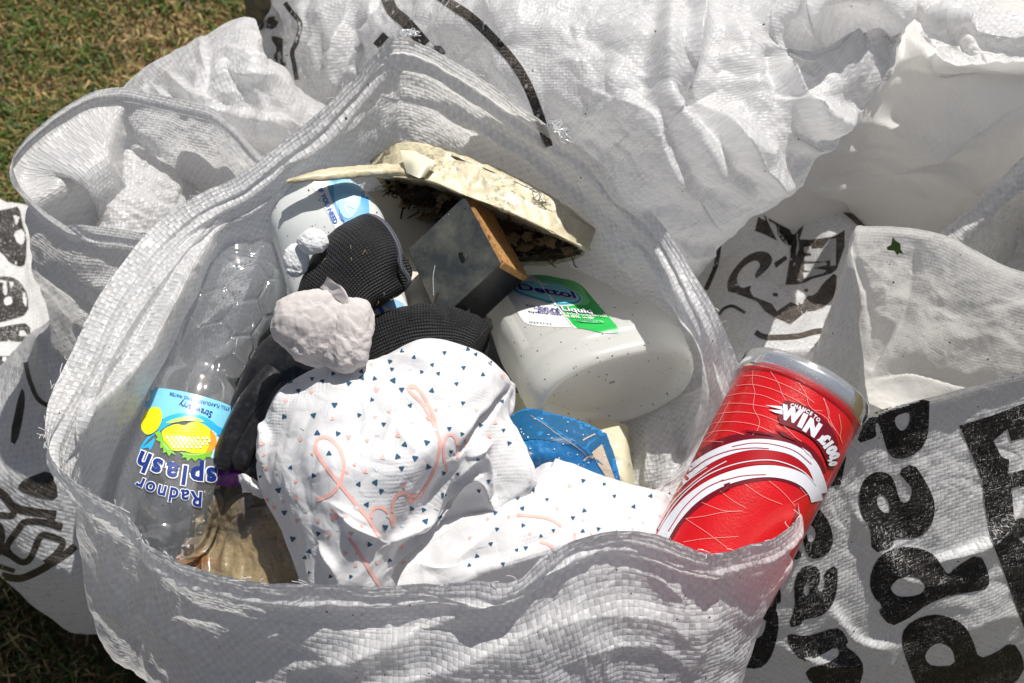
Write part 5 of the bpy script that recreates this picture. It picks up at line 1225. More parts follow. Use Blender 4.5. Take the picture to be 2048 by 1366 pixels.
o_a = slab([ins(A_, .03), ins(B_, .03), ins(C_, .0), ins(D_, .0), ins(A_, .03) + wv, ins(B_, .03) + wv, C_ + wv, D_ + wv], 'case', M_BX, .001)
o_b = slab([p + nx * .0012 for p in (A_, B_, C_, D_)] + [p + nx * .0002 for p in (A_, B_, C_, D_)], 'cover_sheet', M_BXT, .0003)
sd_ = nz((A_ + B_) / 2 - cen) * .0015
o_c = slab([A_ + wv * .04, B_ + wv * .04, B_ + wv * .04 - sd_ * 3, A_ + wv * .04 - sd_ * 3, A_ + wv * .98, B_ + wv * .98, B_ + wv * .98 - sd_ * 3, A_ + wv * .98 - sd_ * 3], 'wood_edge', M_WD, .0004)
for o in (o_c,):
    for v in o.data.vertices: v.co += Vector(sd_ * 1.2)
hs = Surf(); hs.add([A_ + nx * .0013, B_ + nx * .0013, C_ + nx * .0013, D_ + nx * .0013], [(0, 1, 2, 3)], None, M_BX); hs.tree(); mk = Surf(); z4b = Z(750, 270, 3.332)
decal(hs, poly_bm([z4b([(556,785),(585,780),(588,800),(603,838),(580,855),(562,820)])]), M_BX, .0002, into=mk); decal(hs, poly_bm([z4b([(405,1060),(432,1048),(415,1090),(395,1120),(400,1090)])]), M_TW[0], .0003, into=mk)
decal(hs, band(z4b([(400,870),(388,950),(392,1070)]), .8), M_CW, .0002, into=mk)
o_d = mk.build('stain_spots'); adopt(bx, o_a, o_b, o_c, o_d)

# ------------------------------------------------------------------ gloves
M_KN = knit_mat('black_knit'); M_KG = knit_mat('grey_binding', (.16, .17, .20), .0012, .8, .0004)
b = NB('nitrile_palm'); ob_ = b.obj(); st = b.noise(ob_, 260, 5, .7)
M_NI = b.done(b.pbr(b.mix(b.ramp(st, .5, .75), (.008, .008, .009), (.03, .03, .034)), .36, b.bump(b.m_('ADD', b.m_('MULTIPLY', st, .3), b.m_('MULTIPLY', b.noise(ob_, 40, 2), .5)), .0006), Coat_Weight=.2))
# limp wrist tube; its mouth hangs open to the right
def glove_tube(secs, nv, nu, dent=None):
    C = np.array([W(s[0], s[1], s[2]) for s in secs]); A = []; Bv = []
    for s, c in zip(secs, C):
        q = W(s[0] + s[5], s[1] + s[6], s[2] + s[7]) - c; V = nz(CAM - c); q = nz(q); A.append(q); tl = nz(np.cross(V, q)); tl = tl if tl @ RT > 0 else -tl; k_ = s[8] if len(s) > 8 else 0; Bv.append(nz(V - (V @ q) * q + tl * k_))
    return tube(C, np.array(A), np.array(Bv), [s[3] for s in secs], [s[4] for s in secs], nv, nu)
gl = glove_tube([(764,508,.488,.0270,.0180,58,100,-.012,.75),(759,510,.488,.0295,.0200,58,100,-.012,.75),(742,518,.488,.0300,.0205,60,98,-.010,.65),(718,534,.487,.0300,.0205,66,88,-.008,.45),(692,556,.484,.0280,.0200,72,72,-.006,.2),
                 (668,590,.481,.0250,.0180,80,58,-.004),(645,632,.475,.0222,.0160,86,48,0),(620,680,.468,.0235,.0150,90,44,0),(590,725,.461,.0260,.0140,92,42,0),(565,762,.455,.0255,.0125,92,40,0),(548,790,.450,.020,.009,92,40,0),(540,802,.448,.006,.004,92,40,0)], 200, 160)
ng = gnorm(gl, True)
vN = np.linspace(0, 11, 200)[:, None]; ph = (np.arange(160) / 160 * 2 * np.pi)[None]
cuffm = np.clip(1.6 - vN * .45, 0, 1)
gl = gl - ng * face_cam(gl, ng)[..., None] * (.0050 * cuffm * np.exp(-((np.mod(ph + .0, 2 * np.pi) - .65) / .40) ** 2))[..., None]      # dent in the cuff
gl = gl + ng * (.0011 * crumple(gl, 20, 401, .6, 2) + .0004 * pn(gl, 70, 3))[..., None]
pxg, pyg = proj(gl)
split = 135
uvg = arcuv(gl, True)
cu = Surf().grid(gl[:split], M_KN, True, uv=uvg[:split]); pa = Surf().grid(gl[split - 1:], M_NI, True)
inn = gl[:40] + (gl[:40].mean(1, keepdims=True) - gl[:40]) * .06; cu.grid(inn[::-1], M_KN, True)
edge = gl[1]; bi = Surf(); nE = len(edge); Te = nz(np.roll(edge, -1, 0) - np.roll(edge, 1, 0)); Ce = edge.mean(0)
oe = nz(edge - Ce); ax = nz(np.cross(Te, oe))
ringE = np.stack([edge + .0021 * (math.cos(t) * oe + math.sin(t) * ax) for t in np.arange(8) / 8 * 2 * np.pi], 0)
ringE = np.concatenate([ringE, ringE[:1]]); ue = np.cumsum(np.r_[0, np.linalg.norm(np.diff(edge, axis=0), axis=1)])
bi.grid(ringE, M_KG, True, uv=np.stack([np.broadcast_to(np.arange(9)[:, None] * .0012, (9, nE)), np.broadcast_to(ue[None], (9, nE))], -1))
gt = thing('work_glove', 'black knitted glove with grey-edged open cuff under the tissue ball, fingers hanging left', 'glove', gl.mean((0, 1)), 'black work gloves')
parts = [cu.build('knitted_cuff'), bi.build('cuff_binding'), pa.build('palm')]
for secs in ([(556,748,.461,.010,.009),(520,790,.457,.0095,.009),(496,822,.452,.009,.0085),(474,862,.446,.0085,.008),(456,905,.440,.008,.0075),(446,932,.436,.006,.006),(443,940,.434,.001,.001)],
             [(566,775,.456,.010,.009),(540,820,.452,.0095,.009),(516,860,.447,.009,.0085),(494,900,.441,.0085,.008),(478,928,.437,.0075,.007),(470,940,.435,.001,.001)],
             [(574,800,.450,.0095,.009),(556,850,.446,.009,.0085),(536,895,.440,.0085,.008),(516,930,.434,.008,.0075),(500,952,.430,.006,.006),(496,958,.429,.001,.001)],
             [(545,720,.460,.010,.009),(522,740,.457,.009,.0085),(505,770,.452,.0085,.008),(490,800,.446,.008,.0075),(478,822,.441,.006,.006),(474,828,.44,.001,.001)],
             [(585,745,.458,.011,.009),(580,800,.455,.0095,.009),(560,880,.446,.009,.0085),(540,930,.436,.008,.008),(530,950,.430,.001,.001)]):
    q = vtube(secs, 70, 36); q = q + gnorm(q, True) * (.0003 * pn(q, 60, 411))[..., None]; parts.append(Surf().grid(q, M_NI, True).build('finger'))
adopt(gt, *parts)
g2 = vtube([(690,735,.446,.010,.008),(730,715,.450,.018,.013),(775,690,.456,.0195,.015),(830,672,.460,.0195,.016),(880,668,.461,.0180,.0155),(920,672,.461,.0160,.0145),(945,682,.460,.0150,.0135),(956,688,.459,.0145,.013),(958,690,.459,.0125,.011),(945,684,.458,.011,.0095),(925,676,.458,.010,.009)], 150, 110)
g2 = g2 + gnorm(g2, True) * (.0016 * crumple(g2, 34, 421, .6, 2) + .0005 * pn(g2, 110, 3))[..., None]
gt2 = thing('work_glove', 'black knitted glove cuff lying flat under the printed kitchen paper, below the black box', 'glove', g2.mean((0, 1)), 'black work gloves')
ed = g2[105]; nE = len(ed); oe = nz(ed - ed.mean(0)); Te = nz(np.roll(ed, -1, 0) - np.roll(ed, 1, 0)); ax = nz(np.cross(Te, oe))
rE = np.stack([ed + .0014 * (math.cos(t) * oe + math.sin(t) * ax) for t in np.arange(9) / 8 * 2 * np.pi], 0)
adopt(gt2, Surf().grid(g2, M_KN, True).build('knitted_cuff'), Surf().grid(rE, M_KN, True).build('cuff_binding'))

# ------------------------------------------------------------------ crumpled tissue
def ball(c, V3, n, m, mat, f, a, seed, e=2.0):
    th = np.linspace(.001, np.pi - .001, n)[:, None]; ph = (np.arange(m) / m * 2 * np.pi)[None]
    u = np.stack([np.sin(th) * np.cos(ph), np.sin(th) * np.sin(ph), np.cos(th) + 0 * ph], -1)
    P = c + u[..., :1] * V3[0] + u[..., 1:2] * V3[1] + u[..., 2:] * V3[2]
    d1, d21 = facets(P, f, seed); e1_, e2_ = facets(P, f * 2.3, seed + 3)
    h = a * 3.4 * folds(P, f * .75, seed, 7, .5) + a * 1.3 * folds(P, f * 2.2, seed + 5, 7, .5) + a * .5 * folds(P, f * 5, seed + 8, 5, .5) + a * 2.4 * pn(P, 28, seed)
    return P + nz(u) * h[..., None]
M_TS = tissue_mat('soft_tissue', (.70, .655, .635), .3)
tc = W(638, 655, .512); tb = ball(tc, [RT * .0245, UP * .0235 + RT * -.003, nz(CAM - tc) * .0135], 200, 300, M_TS, 45, .0017, 501)
tb2 = ball(W(696, 672, .511), [RT * .0145 + UP * .004, UP * .021, nz(CAM - tc) * .012], 90, 140, M_TS, 55, .0016, 507)
ts = Surf().grid(tb, M_TS, True).grid(tb2, M_TS, True)
gfp = gridof([wrow(r) for r in ([(640,575,.522),(650,563,.528),(655,553,.532)], [(660,590,.527),(672,572,.532),(668,562,.535)], [(684,606,.526),(692,592,.530),(688,578,.532)], [(694,624,.525),(700,612,.526),(700,600,.528)])], 40, 30)
ts.grid(gfp + gnorm(gfp) * (.001 * pn(gfp, 70, 5))[..., None], M_TS)
tag(ts.build('tissue_ball'), 'greyish white tissue scrunched into a ball, sitting on the black glove', 'tissue')
M_PS = plain('torn_foam_white', (.78, .79, .80), .8, bump=.0015, bs=260, tr=.15)
for k, (c_, vs, sd, lb_) in enumerate(((W(626, 482, .510), (.0085, .0070, .005), 3, 'torn scrap of white foam on the shoulder of the white bottle'), (W(592, 522, .498), (.0085, .011, .005), 5, 'ragged white foam crumb tucked between the clear bottle foot and the glove'))):
    q = ball(c_, [RT * vs[0], UP * vs[1], nz(CAM - c_) * vs[2]], 60, 90, M_PS, 90, .0009, 520 + sd)
    tag(Surf().grid(q, M_PS, True).build('foam_scrap'), lb_, 'foam scrap', 'torn white foam scraps')

# ------------------------------------------------------------------ printed kitchen paper
M_KP = tissue_mat('kitchen_paper', (.78, .78, .79), .28, .00013)
P_NV = plain('print_teal_navy', (.012, .075, .145), .8); P_SA = plain('print_salmon', (.80, .42, .36), .85); P_LB = plain('print_pale_blue', (.60, .76, .82), .85); P_GY = plain('print_grey', (.60, .61, .60), .85)
HR = [[(600,775,.43),(660,765,.43),(745,750,.43),(840,712,.43),(920,720,.43),(975,745,.43),(1012,785,.425)],
      [(562,775,.455),(640,738,.475),(745,722,.483),(845,678,.492),(935,694,.492),(992,728,.482),(1026,775,.455)],
      [(540,812,.462),(625,790,.492),(742,775,.498),(850,745,.504),(930,745,.500),(985,775,.492),(1022,800,.455)],
      [(526,865,.458),(620,865,.492),(735,860,.500),(840,850,.502),(920,830,.500),(975,830,.485),(1018,835,.462)],
      [(516,925,.452),(612,930,.488),(725,930,.504),(825,925,.503),(905,905,.487),(975,900,.476),(1050,895,.462)],
      [(522,975,.448),(605,990,.480),(710,1000,.494),(800,1000,.488),(878,970,.467),(960,965,.462),(1064,965,.455)],
      [(552,1030,.444),(618,1055,.472),(706,1070,.482),(780,1060,.474),(845,1020,.452),(915,1000,.449),(1005,1008,.448)],
      [(580,1090,.440),(638,1112,.464),(706,1125,.470),(758,1120,.462),(806,1085,.444),(850,1065,.436),(930,1050,.434)],
      [(604,1180,.432),(650,1195,.448),(702,1200,.450),(745,1200,.444),(782,1180,.434),(806,1160,.426),(835,1150,.420)],
      [(610,1240,.40),(650,1245,.41),(702,1250,.41),(745,1250,.41),(782,1240,.40),(806,1230,.40),(835,1220,.40)]]
Hw = [wrow(r) for r in HR]
for k, r in enumerate(Hw):   # tuck the side edges under
    l = r[0].copy(); l += (r[1] - r[0]) * .25; l[2] -= .03; q = r[-1].copy(); q += (r[-2] - r[-1]) * .2; q[2] -= .02
    Hw[k] = np.concatenate([l[None], r, q[None]])
gh = gridof(Hw, 300, 330); nh = gnorm(gh)
SHARP = 1.7
gh2 = gh + nh * face_cam(gh, nh)[..., None] * (.0030 * crumple(gh, 16, 601, .8, 2) + .0026 * folds(gh, 24, 605, 7) + .0009 * folds(gh, 70, 607, 6))[..., None]
z6 = Z(420, 650, 2.484)
def S6(k, pts, w, a): return (k, z6(pts), w, a)
STH = [S6('f', [(680,950),(740,1000),(840,1060)], 14, 5), S6('s', [(330,440),(370,370),(430,290)], 10, 3), S6('f', [(275,480),(300,560),(270,700)], 14, 4), S6('f', [(1500,300),(1420,420),(1290,560),(1200,640)], 14, -6), S6('r', [(1480,300),(1380,400),(1240,550),(1190,720)], 12, 3),
       S6('s', [(930,510),(960,580),(1020,640)], 12, 2.5), S6('f', [(880,1080),(1000,950),(1130,800),(1200,710)], 12, 6), S6('f', [(890,1200),(980,1080),(1120,930),(1230,800),(1330,740)], 10, 6), S6('F', [(960,1020),(1100,890),(1250,780)], 8, 5),
       S6('s', [(1250,640),(1320,620),(1400,590)], 12, 4), S6('s', [(1190,760),(1240,700),(1290,660),(1340,650)], 8, 4), S6('f', [(1340,620),(1380,700),(1400,830)], 12, 5), S6('s', [(1300,740),(1370,800),(1440,960)], 10, 5), S6('f', [(600,880),(700,930),(780,990)], 24, 2),
       S6('s', [(480,760),(600,720),(700,620)], 20, 1.5), S6('s', [(860,580),(920,480),(960,400)], 20, 2), S6('r', [(500,210),(700,230),(900,170)], 20, 2), S6('f', [(540,1080),(620,1180),(640,1280)], 24, 3)]
gh2 = gh2 + nh * (SHARP * strokes(gh, nh, STH))[..., None]
kp = Surf().grid(gh2, M_KP); kp.tree()
RRw = [[(880,1000,.40),(990,985,.41),(1070,928,.415),(1115,912,.420),(1185,940,.420),(1250,966,.420),(1330,985,.410),(1360,1000,.40)],
       [(890,1030,.422),(1000,1005,.436),(1068,940,.432),(1115,922,.436),(1185,950,.438),(1250,974,.436),(1318,985,.430),(1345,1010,.41)],
       [(860,1070,.436),(960,1040,.447),(1055,985,.447),(1120,965,.450),(1185,985,.450),(1250,1005,.446),(1325,1010,.438),(1350,1030,.42)],
       [(830,1110,.440),(930,1085,.452),(1040,1040,.455),(1120,1020,.457),(1190,1030,.455),(1255,1045,.450),(1320,1050,.442),(1350,1070,.42)],
       [(800,1150,.440),(900,1130,.450),(1020,1095,.456),(1110,1070,.457),(1190,1070,.455),(1255,1080,.450),(1320,1090,.44),(1350,1110,.42)],
       [(790,1200,.43),(890,1185,.44),(1010,1150,.446),(1110,1120,.447),(1190,1110,.445),(1255,1120,.44),(1320,1130,.43),(1350,1150,.41)],
       [(790,1260,.38),(890,1250,.38),(1010,1220,.38),(1110,1190,.38),(1190,1180,.38),(1255,1190,.38),(1320,1200,.38),(1350,1200,.38)]]
gr = gridof([wrow(r) for r in RRw], 200, 280); nr_ = gnorm(gr)
gr = gr + nr_ * face_cam(gr, nr_)[..., None] * (.0012 * crumple(gr, 18, 611, .7, 2) + .0022 * folds(gr, 26, 615, 7) + .0008 * folds(gr, 70, 617, 6))[..., None]
z7 = Z(1000, 780, 3.253)
gr = gr + nr_ * strokes(gr, nr_, [('f', z7([(60,850),(170,760),(330,560),(370,430)]), 12, 5), ('f', z7([(-260,1100),(-60,960),(100,820),(200,740)]), 12, 5), ('f', z6([(890,1200),(1020,1120),(1160,1010),(1320,940)]), 9, 5), ('s', z6([(1000,1170),(1200,1050),(1400,990),(1520,950)]), 12, 3),
                                  ('f', z6([(1040,1190),(1180,1215),(1300,1170)]), 12, 3), ('s', z7([(870,650),(1080,730)]), 6, 3), ('s', z7([(240,470),(360,420),(380,470)]), 8, 4)])[..., None]
kr = Surf().grid(gr, M_KP); kr.tree()
def kink(t, pts, w, z=z6): decal(t, band(z(pts), w * .8), P_SA, .0003, res=10)
for pts, w in (([(530,872),(600,842),(648,780),(667,690),(640,612),(595,566),(548,560),(524,600),(550,665),(640,785),(725,890),(795,975),(838,1052)], 8.5), ([(800,960),(806,920),(840,904),(878,925),(900,965),(908,1000)], 8), ([(905,930),(912,870),(945,836),(985,835),(1000,858),(968,868)], 8),
               ([(990,885),(1045,840),(1095,760),(1125,680),(1142,600),(1128,530),(1060,400),(1000,338),(985,315),(1012,303),(1055,345),(1105,440),(1132,540)], 7.5), ([(1177,730),(1160,640),(1165,575),(1190,545),(1218,560),(1232,610),(1228,662)], 6.5), ([(905,1000),(915,940)], 7), ([(1260,560),(1270,590),(1265,610)], 4)): kink(kp, pts, w)
kink(kp, [(690,1055),(740,1130),(800,1230),(845,1300)], 8.5)
decal(kp, poly_bm([z6([(622 + 20 * math.cos(t), 952 + 17 * math.sin(t)) for t in np.linspace(0, 2 * np.pi, 15)[:-1]])]), P_SA, .0003)
for pts, w in (([(110,812),(170,818),(280,830),(350,855),(400,888)], 7), ([(260,990),(310,1003),(350,1030)], 7), ([(487,935),(488,985)], 7)): kink(kr, pts, w, z7)
def tri(t, x, y, r, m, zf, rsn):
    r = r * 1.12; a0 = rsn.uniform(-.5, .5) + (math.pi / 2 if rsn.rand() < .7 else -math.pi / 2)
    p = [(x + r * math.cos(a0 + k * 2.094) , y + r * .95 * math.sin(a0 + k * 2.094)) for k in range(3)]
    p = np.array(p); p = [tuple(v) for k in range(3) for v in (p[k] * .87 + p[k - 1] * .13, p[k] * .87 + p[(k + 1) % 3] * .13)]
    decal(t, poly_bm([zf(p)]), m, .00035, res=9)
NVY = [(508,268),(560,280),(440,328),(400,283),(600,207),(612,243),(690,290),(727,207),(752,232),(680,238),(755,262),(818,267),(895,182),(905,220),(955,130),(1015,160),(912,277),(953,322),(805,372),(995,400),(1102,327),(1052,234),(1135,242),(1165,138),(1105,198),(1260,213),(1355,247),(1280,122),(1320,147),(1392,190),(1225,293),(1256,388),(370,455),(517,449),(620,398),(742,448),(864,494),(534,538),(636,541),(592,640),(403,708),(517,749),(243,754),(342,820),(968,595),(1077,585),(1018,661),(932,655),(952,711),(1083,704),(1189,515),(1252,541),(1196,629),(740,790),(822,781),(851,823),(779,891),(371,931),(540,1036),(869,1003),(791,1089),(700,1248),(600,1248),(413,1062),(495,1125),(473,1156),(495,1230),(892,1170),(1060,918),(1000,912),(1070,975),(1145,958),(1337,823),(1385,775),(1330,668),(1457,523),(1485,588),(1345,500),(1160,845),(1450,380),(1230,740),(1160,735)]
NVR = [(215,654),(115,706),(306,714),(541,592),(677,615),(744,692),(547,786),(475,833),(348,914),(266,950),(150,882),(168,1028),(110,1042),(20,1131),(538,918),(640,905),(200,514),(980,690),(978,618),(145,770),(-60,1000),(-150,1080),(-200,1140),(-20,905),(-30,800),(870,760)]
rs = np.random.RandomState(9)
for x, y in NVY: tri(kp, x, y, rs.uniform(13, 19) if 250 < y < 1200 and x < 1180 else rs.uniform(11, 15), P_NV, z6, rs)
for x, y in NVR: tri(kr, x, y, rs.uniform(14, 19), P_NV, z7, rs)
pts = list(NVY); 
for m, n_, r0_ in ((P_SA, 70, 14), (P_LB, 16, 12), (P_GY, 14, 13)):
    c = 0; k = 0
    while c < n_ and k < 3000:
        k += 1; x, y = rs.uniform(240, 1480), rs.uniform(90, 1250)
        if min((x - a_) ** 2 + (y - b_) ** 2 for a_, b_ in pts) < 52 ** 2: continue
        pts.append((x, y)); tri(kp, x, y, r0_ * rs.uniform(.75, 1.15), m, z6, rs); c += 1
pts = list(NVR)
for m, n_, r0_ in ((P_SA, 34, 15), (P_LB, 8, 13), (P_GY, 7, 14)):
    c = 0; k = 0
    while c < n_ and k < 3000:
        k += 1; x, y = rs.uniform(-250, 1060), rs.uniform(430, 1200)
        if min((x - a_) ** 2 + (y - b_) ** 2 for a_, b_ in pts) < 62 ** 2: continue
        pts.append((x, y)); tri(kr, x, y, r0_ * rs.uniform(.75, 1.15), m, z7, rs); c += 1
tag(kp.build('kitchen_paper'), 'big white kitchen paper with navy triangles and a pink handwritten swirl, in the middle', 'kitchen paper', 'patterned kitchen paper')
tag(kr.build('kitchen_paper'), 'flatter sheet of triangle-patterned kitchen paper spreading towards the red can', 'kitchen paper', 'patterned kitchen paper')
tw = patchS([[(478,950,.440),(490,948,.444),(505,955,.446),(520,960,.440)], [(480,965,.438),(495,968,.446),(510,975,.448),(535,985,.440)], [(486,985,.430),(500,985,.436),(515,992,.436),(545,1000,.430)]], 40, 40, M_KP, 60, .002, 120, .0005, 621)
tag(tw.build('torn_paper'), 'twisted torn corner of plain white paper sticking out left of the patterned kitchen paper', 'paper')

# ------------------------------------------------------------------ stained tray, blue card, cream jug, purple wrapper
b = NB('stained_tray'); ob_ = b.obj(); nA = b.noise(ob_, 18, 5, .6)
cT = b.mix(b.ramp(nA, .40, .55), (.10, .085, .065), (.26, .20, .11)); cT = b.mix(b.ramp(b.noise(ob_, 26, 4), .56, .68, 0, .9), cT, (.20, .07, .015)); cT = b.mix(b.ramp(b.noise(ob_, 300, 4, .8), .56, .66, 0, .6), cT, (.05, .035, .02))
M_TR = b.done(b.pbr(cT, .35, b.bump(b.noise(ob_, 200, 5), .0008), Coat_Weight=.3))
ty = patchS([[(400,940,.395),(450,955,.41),(500,965,.413),(560,975,.41),(640,990,.40)], [(390,1000,.40),(440,1010,.405),(500,1010,.415),(560,1030,.412),(640,1040,.40)], [(380,1060,.40),(430,1070,.395),(490,1060,.41),(550,1080,.413),(640,1090,.40)],
             [(350,1120,.40),(420,1120,.395),(480,1120,.405),(550,1140,.41),(640,1150,.40)], [(340,1200,.40),(420,1200,.395),(480,1200,.405),(550,1210,.405),(640,1220,.40)]], 130, 140, M_TR, 18, .003, 60, .0008, 631,
            STK=[('r', [(445,1150),(455,1110),(470,1070),(500,1030),(545,1015)], 7, 5), ('r', [(408,1110),(405,1140),(410,1170)], 7, 5), ('f', [(440,1060),(470,1020),(520,985)], 18, 4), ('f', [(455,1000),(500,990),(540,1010)], 8, 3)])
tag(ty.build('stained_tray'), 'brown-stained crushed plastic tray under the clear bottle at the lower left', 'tray')
cdp = patchS([[(540,1005,.428),(560,1015,.43),(580,1040,.43)], [(545,1030,.43),(565,1060,.432),(590,1080,.432)], [(560,1060,.43),(585,1100,.43),(605,1120,.43)]], 30, 30, plain('torn_card', (.34, .25, .17), .9, bump=.001, bs=300, dirt=.1), 40, .001, 100, .0005, 641)
tag(cdp.build('card_scrap'), 'torn edge of brown card poking out beside the patterned paper above the stained tray', 'card')
b = NB('blue_card'); ob_ = b.obj(); wv_ = b.n('TexWave', {'Vector': ob_, 'Scale': 70.0, 'Distortion': 1.5}).outputs['Fac']
cC = b.mix(b.ramp(b.noise(ob_, 60, 3), .35, .65), (.008, .17, .42), (.005, .11, .30)); cC = b.mix(b.ramp(b.noise(ob_, 130, 6, .75), .62, .66), cC, (.52, .48, .40)); cC = b.mix(b.ramp(b.noise(ob_, 90, 5, .7), .64, .70, 0, .7), cC, (.10, .06, .03))
M_BC = b.done(b.pbr(cC, .5, b.bump(b.m_('ADD', b.m_('MULTIPLY', wv_, .12), b.noise(ob_, 90, 4)), .0010), Coat_Weight=.15))
bc = patchS([[(1010,838,.425),(1055,818,.43),(1110,828,.432),(1160,842,.432),(1212,868,.424)], [(1020,862,.430),(1062,850,.436),(1110,860,.437),(1165,875,.436),(1226,905,.424)],
             [(1030,885,.436),(1075,882,.441),(1120,890,.441),(1170,910,.434),(1236,940,.42)], [(1030,930,.428),(1070,930,.432),(1110,935,.432),(1170,955,.425),(1245,990,.41)], [(1020,990,.40),(1070,990,.40),(1110,990,.40),(1170,1010,.40),(1250,1040,.39)]], 110, 130, M_BC, 22, .001, 70, .0006, 651,
            STK=[('s', [(1062,830),(1110,865),(1160,900),(1230,950)], 7, 3), ('s', [(1160,905),(1190,880),(1215,868)], 5, 2), ('f', [(1060,882),(1120,880),(1175,905)], 12, 2)])
bc.tree(); B_SHADE = plain('card_painted_shade', (.004, .085, .20), .5, bump=.0008, bs=120); B_TN = plain('card_torn', (.42, .35, .27), .9, bump=.001, bs=300); B_WH = plain('card_scuff', (.62, .60, .55), .8)
decal(bc, poly_bm([chaikin([(1010,835),(1060,817),(1110,826),(1190,846),(1218,880),(1245,960),(1215,945),(1178,908),(1120,884),(1070,878),(1030,884)], 1)]), B_SHADE, .0003)  # bottle's shadow across the upper card, painted on as a darker blue
decal(bc, poly_bm([[(1182,906),(1203,889),(1222,940),(1232,965),(1212,955),(1196,930)]]), B_TN, .0006)
decal(bc, band([(1062,832),(1090,850),(1118,872),(1160,898),(1176,914)], 1.2), B_TN, .0006); decal(bc, band([(1166,922),(1176,912),(1186,914)], 3.5), B_TN, .0008); decal(bc, band([(1165,882),(1180,874),(1190,870)], 3.0), B_TN, .0008)
for _ in range(26):
    x, y = rs.uniform(1040, 1215), rs.uniform(835, 935); decal(bc, poly_bm([[(x + rs.uniform(.6, 2.6) * math.cos(t), y + rs.uniform(.6, 2.2) * math.sin(t)) for t in np.linspace(0, 6.28, 8)[:-1]]]), B_WH, .0007, res=30)
tag(bc.build('blue_card'), 'scuffed bright blue corrugated card below the milky disinfectant bottle', 'card')
M_JG = plain('cream_jug', (.70, .66, .48), .35, tr=.25, bump=.0004, bs=50, dirt=.05)
jg = patchS([[(960,790,.400),(1040,785,.402),(1120,800,.402),(1200,830,.402),(1250,850,.40),(1262,860,.39)], [(960,850,.402),(1040,850,.404),(1120,870,.404),(1205,890,.404),(1252,900,.402),(1266,905,.38)],
             [(960,910,.402),(1040,920,.404),(1120,940,.404),(1215,945,.405),(1258,950,.402),(1272,955,.38)], [(960,980,.39),(1040,990,.39),(1120,1000,.39),(1220,1000,.392),(1265,1010,.39),(1280,1015,.37)]], 90, 100, M_JG, 14, .001, 60, .0003, 661,
            STK=[('r', [(1225,935),(1240,955),(1250,985)], 9, 4), ('f', [(1200,920),(1235,915),(1262,930)], 10, 3)])
tag(jg.build('cream_jug'), 'cream plastic jug side glimpsed between the blue card and the sack wall', 'jug')
pu = patchS([[(430,935,.425),(465,930,.43),(500,935,.43)], [(430,955,.425),(465,950,.43),(500,952,.43)], [(430,975,.42),(465,972,.42),(500,975,.42)]], 24, 30, plain('purple_film', (.17, .03, .28), .3, coat=.4), 60, .0015, 120, .0004, 671)
tag(pu.build('wrapper'), 'scrap of shiny purple wrapper just below the glove fingertips', 'wrapper')
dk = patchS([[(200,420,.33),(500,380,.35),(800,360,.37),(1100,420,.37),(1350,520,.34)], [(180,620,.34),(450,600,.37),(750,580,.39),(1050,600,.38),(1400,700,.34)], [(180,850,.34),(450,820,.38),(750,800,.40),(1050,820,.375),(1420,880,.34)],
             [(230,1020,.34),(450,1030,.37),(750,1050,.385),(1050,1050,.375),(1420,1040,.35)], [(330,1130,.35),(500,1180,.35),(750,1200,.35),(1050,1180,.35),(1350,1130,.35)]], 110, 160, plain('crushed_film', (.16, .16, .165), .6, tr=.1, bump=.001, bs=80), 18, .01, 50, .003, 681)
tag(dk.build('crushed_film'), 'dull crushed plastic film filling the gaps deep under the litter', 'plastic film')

# leaf scrap on the right sack, threads of the torn hem
lf = Surf(); decal(rs_, poly_bm([[(1785,470),(1790,478),(1800,484),(1801,495),(1808,506),(1798,503),(1794,508),(1788,498),(1775,497),(1773,491),(1782,486)]]), plain('leaf_green', (.07, .13, .02), .5, bump=.0005, bs=200, tr=.2), .0018, into=lf, res=5)
tag(lf.build('leaf'), 'small ragged green leaf scrap stuck to the mouth of the lettered sack', 'leaf')
sp = Surf(); rs = np.random.RandomState(77)
M_DT = [plain('dirt_crumb', (.035, .022, .012), .9), plain('dry_bit', (.30, .20, .09), .9)]
def crumbs(t, n, reg, smin, smax):
    px = rs.uniform(reg[0], reg[2], n); py = rs.uniform(reg[1], reg[3], n)
    P, N, U = t.hit(px, py)
    for p, nn in zip(P, N):
        if p is None: continue
        r = rs.uniform(smin, smax) * (1 + .7 * (rs.rand() < .1)); a_ = nz(np.cross(nn, rs.normal(size=3))); b_ = np.cross(nn, a_); k = rs.uniform(.8, 2.0)
        q = [p + nn * r * .2 + a_ * r * k, p + nn * r * .2 + b_ * r, p + nn * r * .2 - a_ * r * k * .8, p + nn * r * .2 - b_ * r * .8, p + nn * r * .9]
        sp.add(q, [(0, 1, 4), (1, 2, 4), (2, 3, 4), (3, 0, 4), (0, 3, 2, 1)], None, M_DT[int(rs.rand() < .2)])
crumbs(db, 210, (930, 530, 1420, 850), .00025, .0006)
crumbs(ws, 50, (540, 350, 760, 600), .00025, .0005)
crumbs(main_sack, 240, (100, 80, 1560, 1360), .00025, .0006); crumbs(big, 60, (780, 0, 1800, 560), .0003, .0007)
crumbs(rs_, 90, (1500, 460, 2048, 1366), .0003, .0008); crumbs(ts, 40, (560, 560, 745, 730), .0002, .0004) if ts.bvh else None
crumbs(wbs, 30, (230, 500, 580, 1100), .0003, .0006)
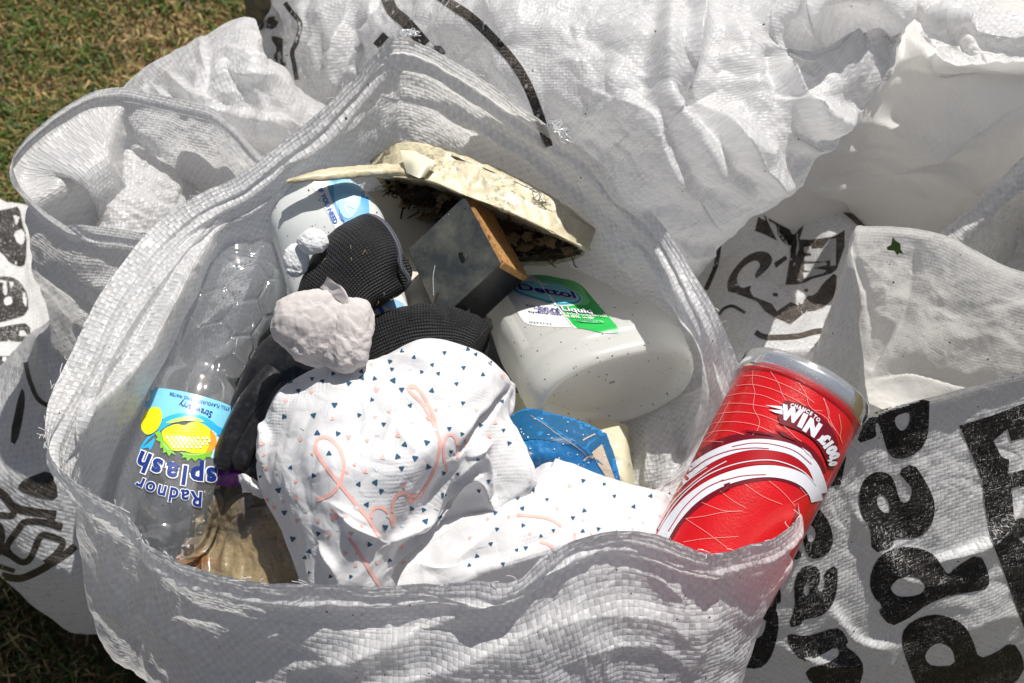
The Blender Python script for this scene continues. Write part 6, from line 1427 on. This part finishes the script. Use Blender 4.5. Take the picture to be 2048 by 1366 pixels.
for k in range(14):      # dry grass wisps on the black knit
    x, y = rs.uniform(620, 790), rs.uniform(450, 640); P, N, U = cu.tree().hit([x, x + rs.uniform(-7, 7)], [y, y + rs.uniform(2, 8)]) if k == 0 else cu.hit([x, x + rs.uniform(-7, 7)], [y, y + rs.uniform(2, 8)])
    if P[0] is None or P[1] is None: continue
    twig(sp, [P[0] + N[0] * .0006, (P[0] + P[1]) / 2 + N[0] * .0014, P[1] + N[1] * .0007, P[1] + N[1] * .001 + (P[1] - P[0]) * .2], .00022, M_TW[2], 7)
tag(sp.build('dirt_crumbs', smooth=False), 'specks of soil and dry grass scattered over the litter and the sacks', 'dirt', kind='stuff')
# ------------------------------------------------------------------ finish main sack: loose hem threads as parts, stray crumbs
ms = tag(main_sack.build('open_sack'), 'white woven sack wide open in the middle, full of mixed litter', 'sack', 'white woven sacks on the grass')
th = Surf(); M_TH = clear_mat('nylon_thread', haze=.55, rough=.2); rs = np.random.RandomState(3)
def loops(c, n, z, spread, length):
    t = np.linspace(0, 1, 40); cx, cy = c
    for k in range(n):
        ph0 = rs.uniform(0, 6.28); w = rs.uniform(6, 13)
        X = cx + spread[0] * (t - .5) * length + w * np.cos(t * rs.uniform(12, 20) + ph0); Y = cy + spread[1] * (t - .5) * length - 8 * np.sin(np.pi * t) * rs.uniform(.3, 1.6) + w * .6 * np.sin(t * rs.uniform(12, 20) + ph0)
        twig(th, W(X, Y, z + .006 * np.sin(np.pi * t)).tolist(), .00035, M_TH, 110)
loops((812, 70), 5, .578, (1, -.1), 46); adopt(ms, th.build('loose_thread'))
th = Surf(); loops((1118, 262), 4, .546, (.7, .8), 46); adopt(ms, th.build('loose_thread'))

fr_ = Surf(); M_FB = plain('pp_fibre', (.85, .85, .86), .3, tr=.3); E = G2[0]; nF_ = len(E)
for k in range(150):
    i = rs.randint(0, nF_); p = E[i]; d = np.array([rs.normal(0, .6), rs.normal(0, .6), rs.uniform(.1, 1)]); d = nz(d) * rs.uniform(.0012, .0045); t_ = nz(E[(i + 3) % nF_] - p) * rs.uniform(-.003, .003)
    twig(fr_, [p - np.array([0, 0, .0008]), p + d * .4 + t_ * .3, p + d * .8 + t_, p + d + t_ * 1.8], .00016, M_FB, 7)
fo = fr_.build('frayed_fibres'); fo['kind'] = 'stuff'; adopt(ms, fo)
